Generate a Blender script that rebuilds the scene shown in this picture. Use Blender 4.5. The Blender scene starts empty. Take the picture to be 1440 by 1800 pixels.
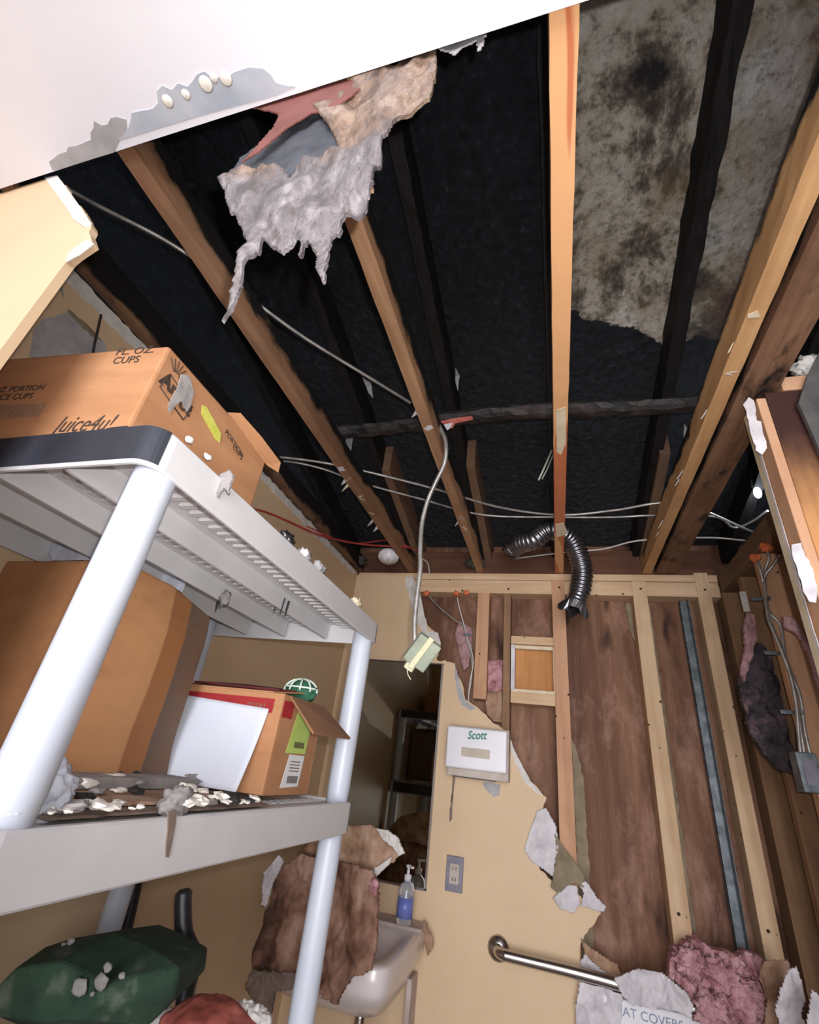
import bpy, bmesh, math, random
from mathutils import Vector, noise, Matrix
PI = math.pi
SC = bpy.context.scene
COL = SC.collection
random.seed(7)

# ---------------------------------------------------------------- camera
EYE = 1.46                      # height of the phone above the floor
AX_R = Vector((0.9580, 0.2628, 0.1143))    # image right  in room axes (x right, y into room, z up)
CAM_R = Vector((0.958, 0.263, 0.114)); CAM_D = Vector((-0.030, 0.488, -0.873)); CAM_F = Vector((-0.285, 0.832, 0.475))
def ortho():
    f = CAM_F.normalized(); r = (CAM_R - f * CAM_R.dot(f)).normalized(); u = r.cross(f)
    return r, u, f
cr, cu, cf = ortho()
cam = bpy.data.cameras.new('camera'); co = bpy.data.objects.new('camera', cam); COL.objects.link(co)
m3 = Matrix((cr, cu, -cf)).transposed()
co.matrix_world = Matrix.Translation((0, 0, EYE)) @ m3.to_4x4()
cam.sensor_fit = 'HORIZONTAL'; cam.sensor_width = 36.0; cam.lens = 36 * 822.7 / 1440; cam.clip_start = 0.02
SC.camera = co

def ray(px, py):
    return cr * (px - 720) - cu * (py - 900) + cf * 822.7
def W(px, py, X=None, Y=None, Z=None):
    """survey point: where the sight line meets the plane X=, Y= or Z= (Z measured from eye level)"""
    d = ray(px, py)
    t = X / d.x if X is not None else (Y / d.y if Y is not None else Z / d.z)
    return Vector((d.x * t, d.y * t, d.z * t + EYE))

# ---------------------------------------------------------------- view, world, lights
SC.view_settings.view_transform = 'Standard'; SC.view_settings.look = 'None'
SC.view_settings.gamma = 1; SC.view_settings.use_curve_mapping = False
SC.view_settings.exposure = 0.0
wd = bpy.data.worlds.new('world'); SC.world = wd; wd.use_nodes = True
wd.node_tree.nodes['Background'].inputs[0].default_value = (0.5, 0.55, 0.62, 1)
wd.node_tree.nodes['Background'].inputs[1].default_value = 0.25
def light(name, kind, loc, power, color=(1, 1, 1), size=0.1, target=None, sy=None):
    l = bpy.data.lights.new(name, kind); l.energy = power; l.color = color
    if kind == 'AREA':
        l.size = size
        if sy: l.shape = 'RECTANGLE'; l.size_y = sy
    else: l.shadow_soft_size = size
    o = bpy.data.objects.new(name, l); COL.objects.link(o); o.location = loc
    if target is not None:
        o.rotation_euler = (Vector(target) - Vector(loc)).to_track_quat('-Z', 'Y').to_euler()
    return o
fl = light('phone_flash', 'SPOT', (0.035, -0.02, EYE + 0.03), 42, (1.0, 0.97, 0.95), 0.008, target=(-.05, 2.4, EYE + 1.85))
fl.data.spot_size = math.radians(148); fl.data.spot_blend = 1.0
light('rear_fill', 'AREA', (0.35, -2.7, 1.35), 150, (0.97, 0.97, 1.0), 2.0, (0, 2.4, 1.6), 2.1)  # unseen area fill added behind the camera to lift the far wall
light('work_lamp_light', 'POINT', (0.86, 1.96, EYE + 1.10), 1.2, (0.8, 0.9, 1.0), 0.03)

# ---------------------------------------------------------------- materials
def lin(c, k=0.07):
    g = 0.3 * c[0] + 0.55 * c[1] + 0.15 * c[2]; c = tuple(v + (g - v) * k for v in c)
    return tuple(((v / 255) / 12.92 if v / 255 <= 0.04045 else ((v / 255 + 0.055) / 1.055) ** 2.4) for v in c)
MATS = {}
def newmat(name):
    m = bpy.data.materials.new(name); m.use_nodes = True
    nt = m.node_tree; b = nt.nodes['Principled BSDF']; MATS[name] = m
    return m, nt, b
def node(nt, t, **k):
    n = nt.nodes.new(t)
    for a, v in k.items(): setattr(n, a, v)
    return n
def noise_node(nt, scale, detail=5, stretch=(1, 1, 1), rough=0.6, dist=0.0, off=(0, 0, 0)):
    tc = node(nt, 'ShaderNodeTexCoord'); mp = node(nt, 'ShaderNodeMapping')
    mp.inputs['Scale'].default_value = stretch; mp.inputs['Location'].default_value = off
    nt.links.new(tc.outputs['Object'], mp.inputs['Vector'])
    n = node(nt, 'ShaderNodeTexNoise'); n.inputs['Scale'].default_value = scale
    n.inputs['Detail'].default_value = detail; n.inputs['Roughness'].default_value = rough
    n.inputs['Distortion'].default_value = dist
    nt.links.new(mp.outputs['Vector'], n.inputs['Vector'])
    return n, mp
def ramp(nt, src, stops):
    r = node(nt, 'ShaderNodeValToRGB'); e = r.color_ramp.elements
    while len(e) < len(stops): e.new(0.5)
    for el, (p, c) in zip(e, stops):
        el.position = p; el.color = (*c, 1)
    nt.links.new(src, r.inputs['Fac']); return r.outputs['Color']
def mix(nt, fac, a, b, blend='MIX'):
    n = node(nt, 'ShaderNodeMix', data_type='RGBA', blend_type=blend)
    for s, v in ((n.inputs[0], fac), (n.inputs[6], a), (n.inputs[7], b)):
        if hasattr(v, 'links') or isinstance(v, bpy.types.NodeSocket): nt.links.new(v, s)
        else: s.default_value = v if isinstance(v, (int, float)) else (*v, 1)
    return n.outputs[2]
def math_(nt, op, a, b=0.0, c=None):
    n = node(nt, 'ShaderNodeMath', operation=op)
    for s, v in zip(n.inputs, (a, b, c)):
        if v is None: continue
        if isinstance(v, bpy.types.NodeSocket): nt.links.new(v, s)
        else: s.default_value = v
    return n.outputs[0]
def bump(nt, b, h, strength=0.3, dist=0.01):
    n = node(nt, 'ShaderNodeBump'); n.inputs['Strength'].default_value = strength; n.inputs['Distance'].default_value = dist
    nt.links.new(h, n.inputs['Height']); nt.links.new(n.outputs['Normal'], b.inputs['Normal'])
def rock(name, c1, c2, scale=12, rough=0.7, bs=0.3, bd=0.005, metal=0.0, stretch=(1, 1, 1), c3=None, detail=6, spec=0.5, lo=0.35, hi=0.65, sheen=0):
    """plain two or three tone procedural surface"""
    m, nt, b = newmat(name)
    n, mp = noise_node(nt, scale, detail, stretch)
    st = [(lo, lin(c1)), (hi, lin(c2))]
    if c3: st = [(lo, lin(c1)), ((lo + hi) / 2, lin(c2)), (hi, lin(c3))]
    nt.links.new(ramp(nt, n.outputs['Fac'], st), b.inputs['Base Color'])
    b.inputs['Roughness'].default_value = rough; b.inputs['Metallic'].default_value = metal
    b.inputs['Specular IOR Level'].default_value = spec
    if bs: bump(nt, b, n.outputs['Fac'], bs, bd)
    return m
def wood(name, c1, c2, axis=1, rough=0.75, dark=(70, 45, 28), spots=0.0, char=0.0, streak=None, spec=0.25):
    """grain runs along axis; optional nail / knot marks; char = soot starting that many metres above the base of the piece"""
    m, nt, b = newmat(name)
    tone = lambda c: tuple(v + (0.3 * c[0] + 0.55 * c[1] + 0.15 * c[2] + a - v) * 0.07 for v, a in zip(c, (4, 0, 4)))
    c1, c2, dark = tone(c1), tone(c2), tone(dark)
    s = [26, 26, 26]; s[axis] = 1.6
    n, mp = noise_node(nt, 1.0, 8, tuple(s), 0.65, 0.6)
    col = ramp(nt, n.outputs['Fac'], [(0.3, lin(c1)), (0.68, lin(c2))])
    n2, _ = noise_node(nt, 3.0, 4, (1, 1, 1), 0.6, 0.3, (3, 1, 7))
    col = mix(nt, ramp(nt, n2.outputs['Fac'], [(0.45, (0, 0, 0)), (0.8, (0.6, 0.6, 0.6))]), col, lin(dark))
    if streak:
        s3 = [20, 20, 4]; s3[axis] = 1.3
        n3, _ = noise_node(nt, 1.0, 2, tuple(s3), 0.4, 0.5, (1, 5, 2))
        col = mix(nt, ramp(nt, n3.outputs['Fac'], [(0.50, (0, 0, 0)), (0.53, (0.85, 0.85, 0.85))]), col, lin(streak))
    if spots:
        tc = node(nt, 'ShaderNodeTexCoord'); v = node(nt, 'ShaderNodeTexVoronoi'); v.inputs['Scale'].default_value = 17
        nt.links.new(tc.outputs['Object'], v.inputs['Vector'])
        f = ramp(nt, v.outputs['Distance'], [(0.10 * spots, (1, 1, 1)), (0.15 * spots, (0, 0, 0))])
        col = mix(nt, f, col, lin((52, 30, 20)))
    if char:
        tc = node(nt, 'ShaderNodeTexCoord'); sp = node(nt, 'ShaderNodeSeparateXYZ'); nt.links.new(tc.outputs['Object'], sp.inputs[0])
        nn, _ = noise_node(nt, 9, 6, (1, 0.5, 1))
        z = math_(nt, 'ADD', sp.outputs['Z'], math_(nt, 'MULTIPLY', math_(nt, 'SUBTRACT', nn.outputs['Fac'], 0.5), 0.16))
        f = math_(nt, 'SMOOTH_MIN', math_(nt, 'MAXIMUM', math_(nt, 'DIVIDE', math_(nt, 'SUBTRACT', z, char), 0.02), 0.0), 1.0, 0.1)
        col = mix(nt, f, col, lin((24, 21, 22)))
    nt.links.new(col, b.inputs['Base Color']); b.inputs['Roughness'].default_value = rough
    b.inputs['Specular IOR Level'].default_value = spec
    bump(nt, b, n.outputs['Fac'], 0.35, 0.004)
    return m

rock('beige_paint', (212, 182, 146), (218, 188, 152), 3, 0.55, 0, spec=0.3)
rock('white_ceiling', (230, 228, 238), (238, 237, 244), 2, 0.6, 0)
rock('gypsum', (196, 190, 186), (224, 219, 214), 20, 0.9, 0.3)
rock('grey_paper', (150, 148, 152), (182, 178, 180), 14, 0.8, 0.2)
rock('blue_paper', (165, 172, 186), (195, 198, 208), 9, 0.5, 0.3, 0.003)
rock('torn_white', (186, 180, 186), (222, 216, 220), 14, 0.75, 0.35)
rock('brown_paper', (112, 80, 60), (164, 128, 102), 10, 0.85, 0.5, c3=(190, 160, 140))
rock('wet_brown', (80, 50, 40), (136, 96, 76), 7, 0.75, 1.0, 0.015, c3=(172, 136, 118), lo=.38, hi=.62, detail=9)
rock('olive_paper', (120, 106, 84), (150, 134, 108), 12, 0.85, 0.3)
rock('shelf_plastic', (198, 196, 198), (210, 208, 210), 5, 0.42, 0.05, spec=0.5)
rock('post_plastic', (186, 192, 206), (196, 202, 214), 4, 0.38, 0.03, spec=0.5)
rock('shelf_black', (30, 34, 44), (52, 55, 66), 7, 0.5, 0.05, hi=0.75)
rock('cardboard', (172, 118, 78), (190, 136, 94), 5, 0.8, 0.12, 0.002, stretch=(1, 1, 4))
rock('cardboard_dark', (130, 88, 58), (156, 108, 74), 6, 0.85, 0.12, 0.002)
rock('carton_red', (150, 28, 34), (176, 38, 42), 6, 0.7, 0.05)
rock('carton_maroon', (88, 22, 28), (112, 34, 38), 6, 0.7, 0.05)
rock('ink', (58, 44, 38), (74, 56, 46), 30, 0.8, 0)
rock('bar_ink', (120, 92, 74), (134, 104, 84), 30, 0.8, 0)
rock('label_green', (178, 208, 96), (196, 222, 116), 12, 0.5, 0)
rock('label_white', (222, 222, 226), (234, 234, 236), 12, 0.5, 0)
rock('label_yellow', (196, 200, 70), (222, 216, 110), 30, 0.5, 0)
rock('paper_white', (206, 212, 228), (220, 224, 236), 3, 0.7, 0.1, 0.004)
rock('tape_grey', (120, 116, 116), (170, 164, 162), 24, 0.6, 0.6)
rock('char', (10, 10, 12), (34, 32, 34), 26, 0.6, 1.0, 0.012, spec=0.35)
rock('char_wood', (14, 12, 12), (52, 44, 42), 14, 0.65, 1.0, 0.01, stretch=(1, 1, 1), c3=(96, 86, 84), lo=0.4, hi=0.85)
rock('sooty', (46, 42, 42), (84, 76, 72), 14, 0.85, 0.5)
rock('conduit', (150, 146, 142), (196, 192, 186), 20, 0.42, 0, metal=0.6)
rock('white_cable', (196, 190, 182), (214, 208, 200), 20, 0.5, 0)
rock('foil', (104, 104, 110), (150, 150, 156), 9, 0.32, 0.5, 0.004, metal=0.95)
rock('galvanised', (84, 92, 98), (126, 136, 142), 26, 0.5, 0.2, metal=0.35)
rock('steel', (176, 170, 166), (200, 194, 190), 9, 0.25, 0.02, metal=1.0, stretch=(1, 20, 20))
rock('orange_foam', (200, 92, 50), (232, 126, 78), 40, 0.7, 0.6)
rock('pink_wool', (150, 98, 104), (196, 140, 146), 28, 0.95, 1.0, 0.02, c3=(214, 168, 172))
rock('pink_pale', (160, 116, 120), (192, 150, 152), 22, 0.95, 0.9, 0.02)
rock('dark_wool', (38, 34, 40), (80, 70, 76), 14, 0.95, 1.0, 0.02, c3=(150, 112, 116), lo=0.35, hi=0.75)
rock('red_cable', (150, 40, 38), (176, 56, 50), 20, 0.5, 0)
rock('porcelain', (214, 200, 200), (224, 212, 212), 4, 0.18, 0, spec=0.6)
rock('porcelain_dusty', (176, 156, 150), (200, 184, 178), 10, 0.6, 0.2)
rock('white_plastic', (218, 216, 224), (228, 226, 232), 6, 0.35, 0)
rock('dusty_plastic', (176, 162, 152), (200, 188, 178), 16, 0.7, 0.2)
rock('window_tan', (170, 156, 138), (186, 172, 152), 16, 0.4, 0)
rock('scott_green', (34, 120, 96), (44, 130, 104), 16, 0.5, 0)
rock('blue_ink', (120, 126, 150), (130, 136, 160), 16, 0.5, 0)
rock('grey_cover', (112, 108, 124), (134, 130, 142), 14, 0.5, 0.1)
rock('dark_slot', (40, 38, 44), (52, 48, 54), 14, 0.5, 0)
rock('green_bin', (26, 52, 38), (44, 72, 52), 14, 0.85, 0.5, 0.006, c3=(120, 124, 112), lo=0.35, hi=0.8)
rock('red_bin', (150, 66, 54), (196, 104, 90), 12, 0.8, 0.5, c3=(180, 150, 140), lo=0.35, hi=0.8)
rock('black_tube', (26, 26, 34), (48, 46, 52), 12, 0.4, 0.05)
rock('dust_brown', (104, 86, 76), (140, 120, 108), 20, 0.9, 0.5)
rock('white_chip', (228, 222, 212), (244, 238, 230), 10, 0.7, 0.1)
rock('dark_chip', (26, 24, 26), (54, 50, 52), 20, 0.8, 0.6)
rock('grey_chip', (120, 116, 116), (158, 152, 150), 18, 0.85, 0.5)
rock('green_wire', (196, 214, 200), (214, 228, 216), 12, 0.5, 0)
rock('green_scrub', (24, 78, 56), (44, 104, 76), 30, 0.8, 0.6)
rock('box_green_grey', (136, 146, 128), (172, 178, 160), 10, 0.6, 0.2)
rock('yellowed', (206, 200, 160), (224, 218, 186), 14, 0.6, 0.1)
rock('patch_bright', (186, 196, 184), (208, 214, 200), 16, 0.7, 0.4)
rock('vinyl_floor', (120, 112, 104), (140, 130, 120), 8, 0.6, 0.05)
rock('liquid_label', (98, 112, 190), (120, 132, 206), 10, 0.35, 0)
rock('hall_paint', (176, 170, 162), (186, 180, 170), 3, 0.7, 0)
rock('dark_panel', (66, 64, 66), (96, 92, 90), 10, 0.9, 0.3)
rock('trim_cream', (206, 188, 156), (226, 212, 184), 18, 0.6, 0.1)

wood('joist_tan', (150, 104, 72), (190, 146, 106), 1, char=0.04, dark=(110, 72, 48))
wood('joist_brown', (130, 88, 62), (166, 122, 88), 1, char=0.05, dark=(84, 56, 42))
wood('joist_orange', (196, 104, 62), (208, 122, 78), 1, char=0.12, dark=(196, 104, 66), streak=(226, 172, 120))
wood('joist_yellow', (184, 132, 82), (214, 166, 112), 1, char=0.07, dark=(150, 98, 60))
wood('beam_brown', (112, 76, 54), (150, 110, 82), 1, char=0.004, dark=(54, 34, 28))
wood('stud_light', (196, 156, 116), (226, 192, 152), 2, spots=0.8, dark=(170, 122, 88))
wood('stud_pink', (186, 134, 98), (212, 162, 124), 2, spots=0.8, dark=(160, 106, 74))
wood('stud_brown', (130, 94, 66), (160, 122, 88), 2, spots=0.5, dark=(96, 66, 46))
wood('plate_light', (200, 160, 120), (226, 190, 150), 0, spots=0.8, dark=(170, 124, 90))
wood('plate_brown', (110, 80, 60), (136, 104, 78), 1, dark=(80, 56, 42))
wood('rim_brown', (84, 52, 38), (112, 72, 52), 0, dark=(50, 32, 28))
wood('rafter_char', (16, 15, 17), (36, 31, 31), 1, dark=(10, 9, 10))
wood('niche_ply', (184, 118, 62), (208, 144, 84), 2, dark=(150, 88, 44))

# fire-blackened post: brown soot over orange wood at the top, clean further down
def m_post():
    m, nt, b = newmat('post_wood')
    n, _ = noise_node(nt, 1.0, 7, (22, 22, 1.4), 0.6, 0.5)
    col = ramp(nt, n.outputs['Fac'], [(0.3, lin((178, 112, 60))), (0.7, lin((222, 164, 104)))])
    tc = node(nt, 'ShaderNodeTexCoord'); sp = node(nt, 'ShaderNodeSeparateXYZ'); nt.links.new(tc.outputs['Object'], sp.inputs[0])
    nn, _ = noise_node(nt, 7, 5, (1, 1, 0.6))
    z = math_(nt, 'ADD', sp.outputs['Z'], math_(nt, 'MULTIPLY', math_(nt, 'SUBTRACT', nn.outputs['Fac'], 0.5), 0.3))
    f = node(nt, 'ShaderNodeMapRange'); f.interpolation_type = 'SMOOTHSTEP'
    nt.links.new(z, f.inputs[0]); f.inputs[1].default_value = 1.98; f.inputs[2].default_value = 2.30
    col = mix(nt, f.outputs[0], col, lin((58, 26, 20)))
    nt.links.new(col, b.inputs['Base Color']); b.inputs['Roughness'].default_value = 0.7
    bump(nt, b, n.outputs['Fac'], 0.2, 0.003)
m_post()
# plywood sheathing: reddish brown veneer strips, dark knots, pale scuffed glue
def m_ply():
    m, nt, b = newmat('plywood')
    n, _ = noise_node(nt, 1.0, 8, (11, 11, 0.9), 0.62, 0.5)
    col = ramp(nt, n.outputs['Fac'], [(0.28, lin((80, 50, 38))), (0.5, lin((114, 76, 56))), (0.72, lin((146, 106, 80)))])
    n2, _ = noise_node(nt, 3.2, 7, (2.4, 2.4, 1.0), 0.75, 0.25, (2, 0, 1))
    col = mix(nt, ramp(nt, n2.outputs['Fac'], [(0.5, (0, 0, 0)), (0.72, (0.55, 0.55, 0.55))]), col, lin((188, 146, 128)))
    n3, _ = noise_node(nt, 6.5, 3, (1.5, 1.5, 0.6), 0.4, 0.2, (5, 0, 3))
    col = mix(nt, ramp(nt, n3.outputs['Fac'], [(0.61, (0, 0, 0)), (0.72, (0.9, 0.9, 0.9))]), col, lin((56, 28, 22)))
    nt.links.new(col, b.inputs['Base Color']); b.inputs['Roughness'].default_value = 0.7
    b.inputs['Specular IOR Level'].default_value = 0.3
    bump(nt, b, n.outputs['Fac'], 0.25, 0.004)
m_ply()
# underside of the roof deck: alligatored black char; on the right the char has flaked and bare grey-tan board with soot shows
def m_deck():
    m, nt, b = newmat('roof_deck')
    n, _ = noise_node(nt, 34, 8, (1, 1, 1), 0.7)
    blk = ramp(nt, n.outputs['Fac'], [(0.35, lin((16, 20, 27))), (0.6, lin((38, 43, 52))), (0.74, lin((86, 90, 98)))])
    tc = node(nt, 'ShaderNodeTexCoord'); sp = node(nt, 'ShaderNodeSeparateXYZ'); nt.links.new(tc.outputs['Object'], sp.inputs[0])
    e, _ = noise_node(nt, 6, 7, (1, 1, 1), 0.6, 0.0, (4, 4, 0))
    en = math_(nt, 'MULTIPLY', math_(nt, 'SUBTRACT', e.outputs['Fac'], 0.5), 0.34)
    # bare board: y below an edge that falls away to the right
    edge = math_(nt, 'ADD', math_(nt, 'MULTIPLY', math_(nt, 'MINIMUM', sp.outputs['X'], 0.42), 0.55), 1.14)
    y = math_(nt, 'ADD', sp.outputs['Y'], en)
    f1 = node(nt, 'ShaderNodeMapRange'); f1.interpolation_type = 'SMOOTHSTEP'
    nt.links.new(math_(nt, 'SUBTRACT', edge, y), f1.inputs[0]); f1.inputs[1].default_value = 0.0; f1.inputs[2].default_value = 0.015
    f2 = math_(nt, 'GREATER_THAN', sp.outputs['X'], 0.06)
    mask = math_(nt, 'MULTIPLY', f1.outputs[0], f2)
    t, _ = noise_node(nt, 3.4, 9, (1, 0.8, 1), 0.7, 0.25, (1.3, 0.4, 0))
    tan = ramp(nt, t.outputs['Fac'], [(0.40, lin((52, 50, 54))), (0.46, lin((132, 122, 112))), (0.51, lin((218, 208, 190))), (0.62, lin((246, 243, 240)))])
    g, _ = noise_node(nt, 26, 9, (1, 1, 1), 0.8, 0.1)
    tan = mix(nt, ramp(nt, g.outputs['Fac'], [(0.5, (0, 0, 0)), (0.64, (0.8, 0.8, 0.8))]), tan, lin((86, 74, 64)))
    g2, _ = noise_node(nt, 5, 4, (1, 1, 1), 0.6, 0.4, (8, 2, 0))
    tan = mix(nt, ramp(nt, g2.outputs['Fac'], [(0.5, (0, 0, 0)), (0.7, (0.5, 0.5, 0.5))]), tan, lin((172, 148, 108)))
    # right of the charred rafter the board is sootier and browner
    r = node(nt, 'ShaderNodeMapRange'); r.interpolation_type = 'SMOOTHSTEP'
    nt.links.new(math_(nt, 'ADD', sp.outputs['X'], math_(nt, 'MULTIPLY', en, 0.8)), r.inputs[0]); r.inputs[1].default_value = 0.42; r.inputs[2].default_value = 0.85
    tan = mix(nt, r.outputs[0], tan, lin((120, 88, 74)))
    col = mix(nt, mask, blk, tan)
    tc2 = node(nt, 'ShaderNodeTexCoord'); vo = node(nt, 'ShaderNodeTexVoronoi'); vo.inputs['Scale'].default_value = 38; nt.links.new(tc2.outputs['Object'], vo.inputs['Vector'])
    hgt = math_(nt, 'ADD', math_(nt, 'MULTIPLY', n.outputs['Fac'], 1.2), math_(nt, 'MULTIPLY', vo.outputs['Distance'], 0.5))
    nt.links.new(col, b.inputs['Base Color']); b.inputs['Roughness'].default_value = 0.5
    b.inputs['Specular IOR Level'].default_value = 0.5
    bump(nt, b, hgt, 1.0, 0.02)
m_deck()
# soaked hanging ceiling paper: tan paper above, grey glossy pulp below
def m_pulp():
    m, nt, b = newmat('wet_pulp')
    n, _ = noise_node(nt, 26, 7, (1, 1, 0.5), 0.65, 0.6)
    tan = ramp(nt, n.outputs['Fac'], [(0.35, lin((92, 70, 58))), (0.5, lin((140, 112, 92))), (0.68, lin((176, 150, 130)))])
    gry = ramp(nt, n.outputs['Fac'], [(0.35, lin((84, 78, 80))), (0.52, lin((120, 113, 116))), (0.68, lin((160, 154, 157)))])
    tc = node(nt, 'ShaderNodeTexCoord'); sp = node(nt, 'ShaderNodeSeparateXYZ'); nt.links.new(tc.outputs['Object'], sp.inputs[0])
    e, _ = noise_node(nt, 12, 4)
    z = math_(nt, 'ADD', sp.outputs['Z'], math_(nt, 'MULTIPLY', math_(nt, 'SUBTRACT', e.outputs['Fac'], 0.5), 0.16))
    f = node(nt, 'ShaderNodeMapRange'); f.interpolation_type = 'SMOOTHSTEP'
    nt.links.new(z, f.inputs[0]); f.inputs[1].default_value = 0.30; f.inputs[2].default_value = 0.37
    col = mix(nt, f.outputs[0], gry, tan)
    d, _ = noise_node(nt, 9, 4, (1, 1, 0.8), 0.5, 0.4, (2, 2, 6))
    col = mix(nt, ramp(nt, d.outputs['Fac'], [(0.6, (0, 0, 0)), (0.68, (0.75, 0.75, 0.75))]), col, lin((74, 70, 74)))
    fn, _ = noise_node(nt, 60, 8, (1, 1, 0.45), 0.7, 0.8, (2, 7, 1))
    col = mix(nt, ramp(nt, fn.outputs['Fac'], [(0.48, (0, 0, 0)), (0.66, (0.7, 0.7, 0.7))]), col, lin((70, 58, 52)))
    nt.links.new(col, b.inputs['Base Color']); b.inputs['Roughness'].default_value = 0.24
    b.inputs['Specular IOR Level'].default_value = 0.7
    bump(nt, b, math_(nt, 'ADD', n.outputs['Fac'], math_(nt, 'MULTIPLY', fn.outputs['Fac'], 0.5)), 1.0, 0.009)
m_pulp()
rock('red_paper', (108, 58, 54), (134, 78, 70), 12, 0.7, 0.2)
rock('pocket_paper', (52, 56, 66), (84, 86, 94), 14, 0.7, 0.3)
# big carton's side: tan kraft with browner tape-width bands standing upright, and grey scuffs
def m_bands():
    m, nt, b = newmat('kraft_bands')
    n, _ = noise_node(nt, 8, 5, (1, 1, 2))
    tc = node(nt, 'ShaderNodeTexCoord'); sp = node(nt, 'ShaderNodeSeparateXYZ'); nt.links.new(tc.outputs['Object'], sp.inputs[0])
    y = math_(nt, 'ADD', sp.outputs['Y'], math_(nt, 'MULTIPLY', math_(nt, 'SUBTRACT', n.outputs['Fac'], 0.5), 0.012))
    col = ramp(nt, math_(nt, 'DIVIDE', y, 0.28), [(0.0, lin((178, 122, 78))), (0.5, lin((186, 132, 86))), (0.515, lin((150, 96, 54))), (0.7, lin((160, 104, 58))), (0.715, lin((104, 84, 72))), (0.86, lin((120, 92, 72)))])
    c2 = mix(nt, ramp(nt, n.outputs['Fac'], [(0.45, (0, 0, 0)), (0.7, (0.4, 0.4, 0.4))]), col, lin((128, 84, 54)))
    nt.links.new(c2, b.inputs['Base Color']); b.inputs['Roughness'].default_value = 0.75
m_bands()
m, nt, b = newmat('mirror_glass'); b.inputs['Base Color'].default_value = (0.40, 0.41, 0.37, 1); b.inputs['Metallic'].default_value = 1; b.inputs['Roughness'].default_value = 0.03
m, nt, b = newmat('lamp_glow'); b.inputs['Emission Color'].default_value = (0.8, 0.93, 1, 1); b.inputs['Emission Strength'].default_value = 14
m, nt, b = newmat('clear_plastic'); b.inputs['Base Color'].default_value = (0.8, 0.84, 0.9, 1); b.inputs['Transmission Weight'].default_value = 0.75; b.inputs['Roughness'].default_value = 0.12

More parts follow.
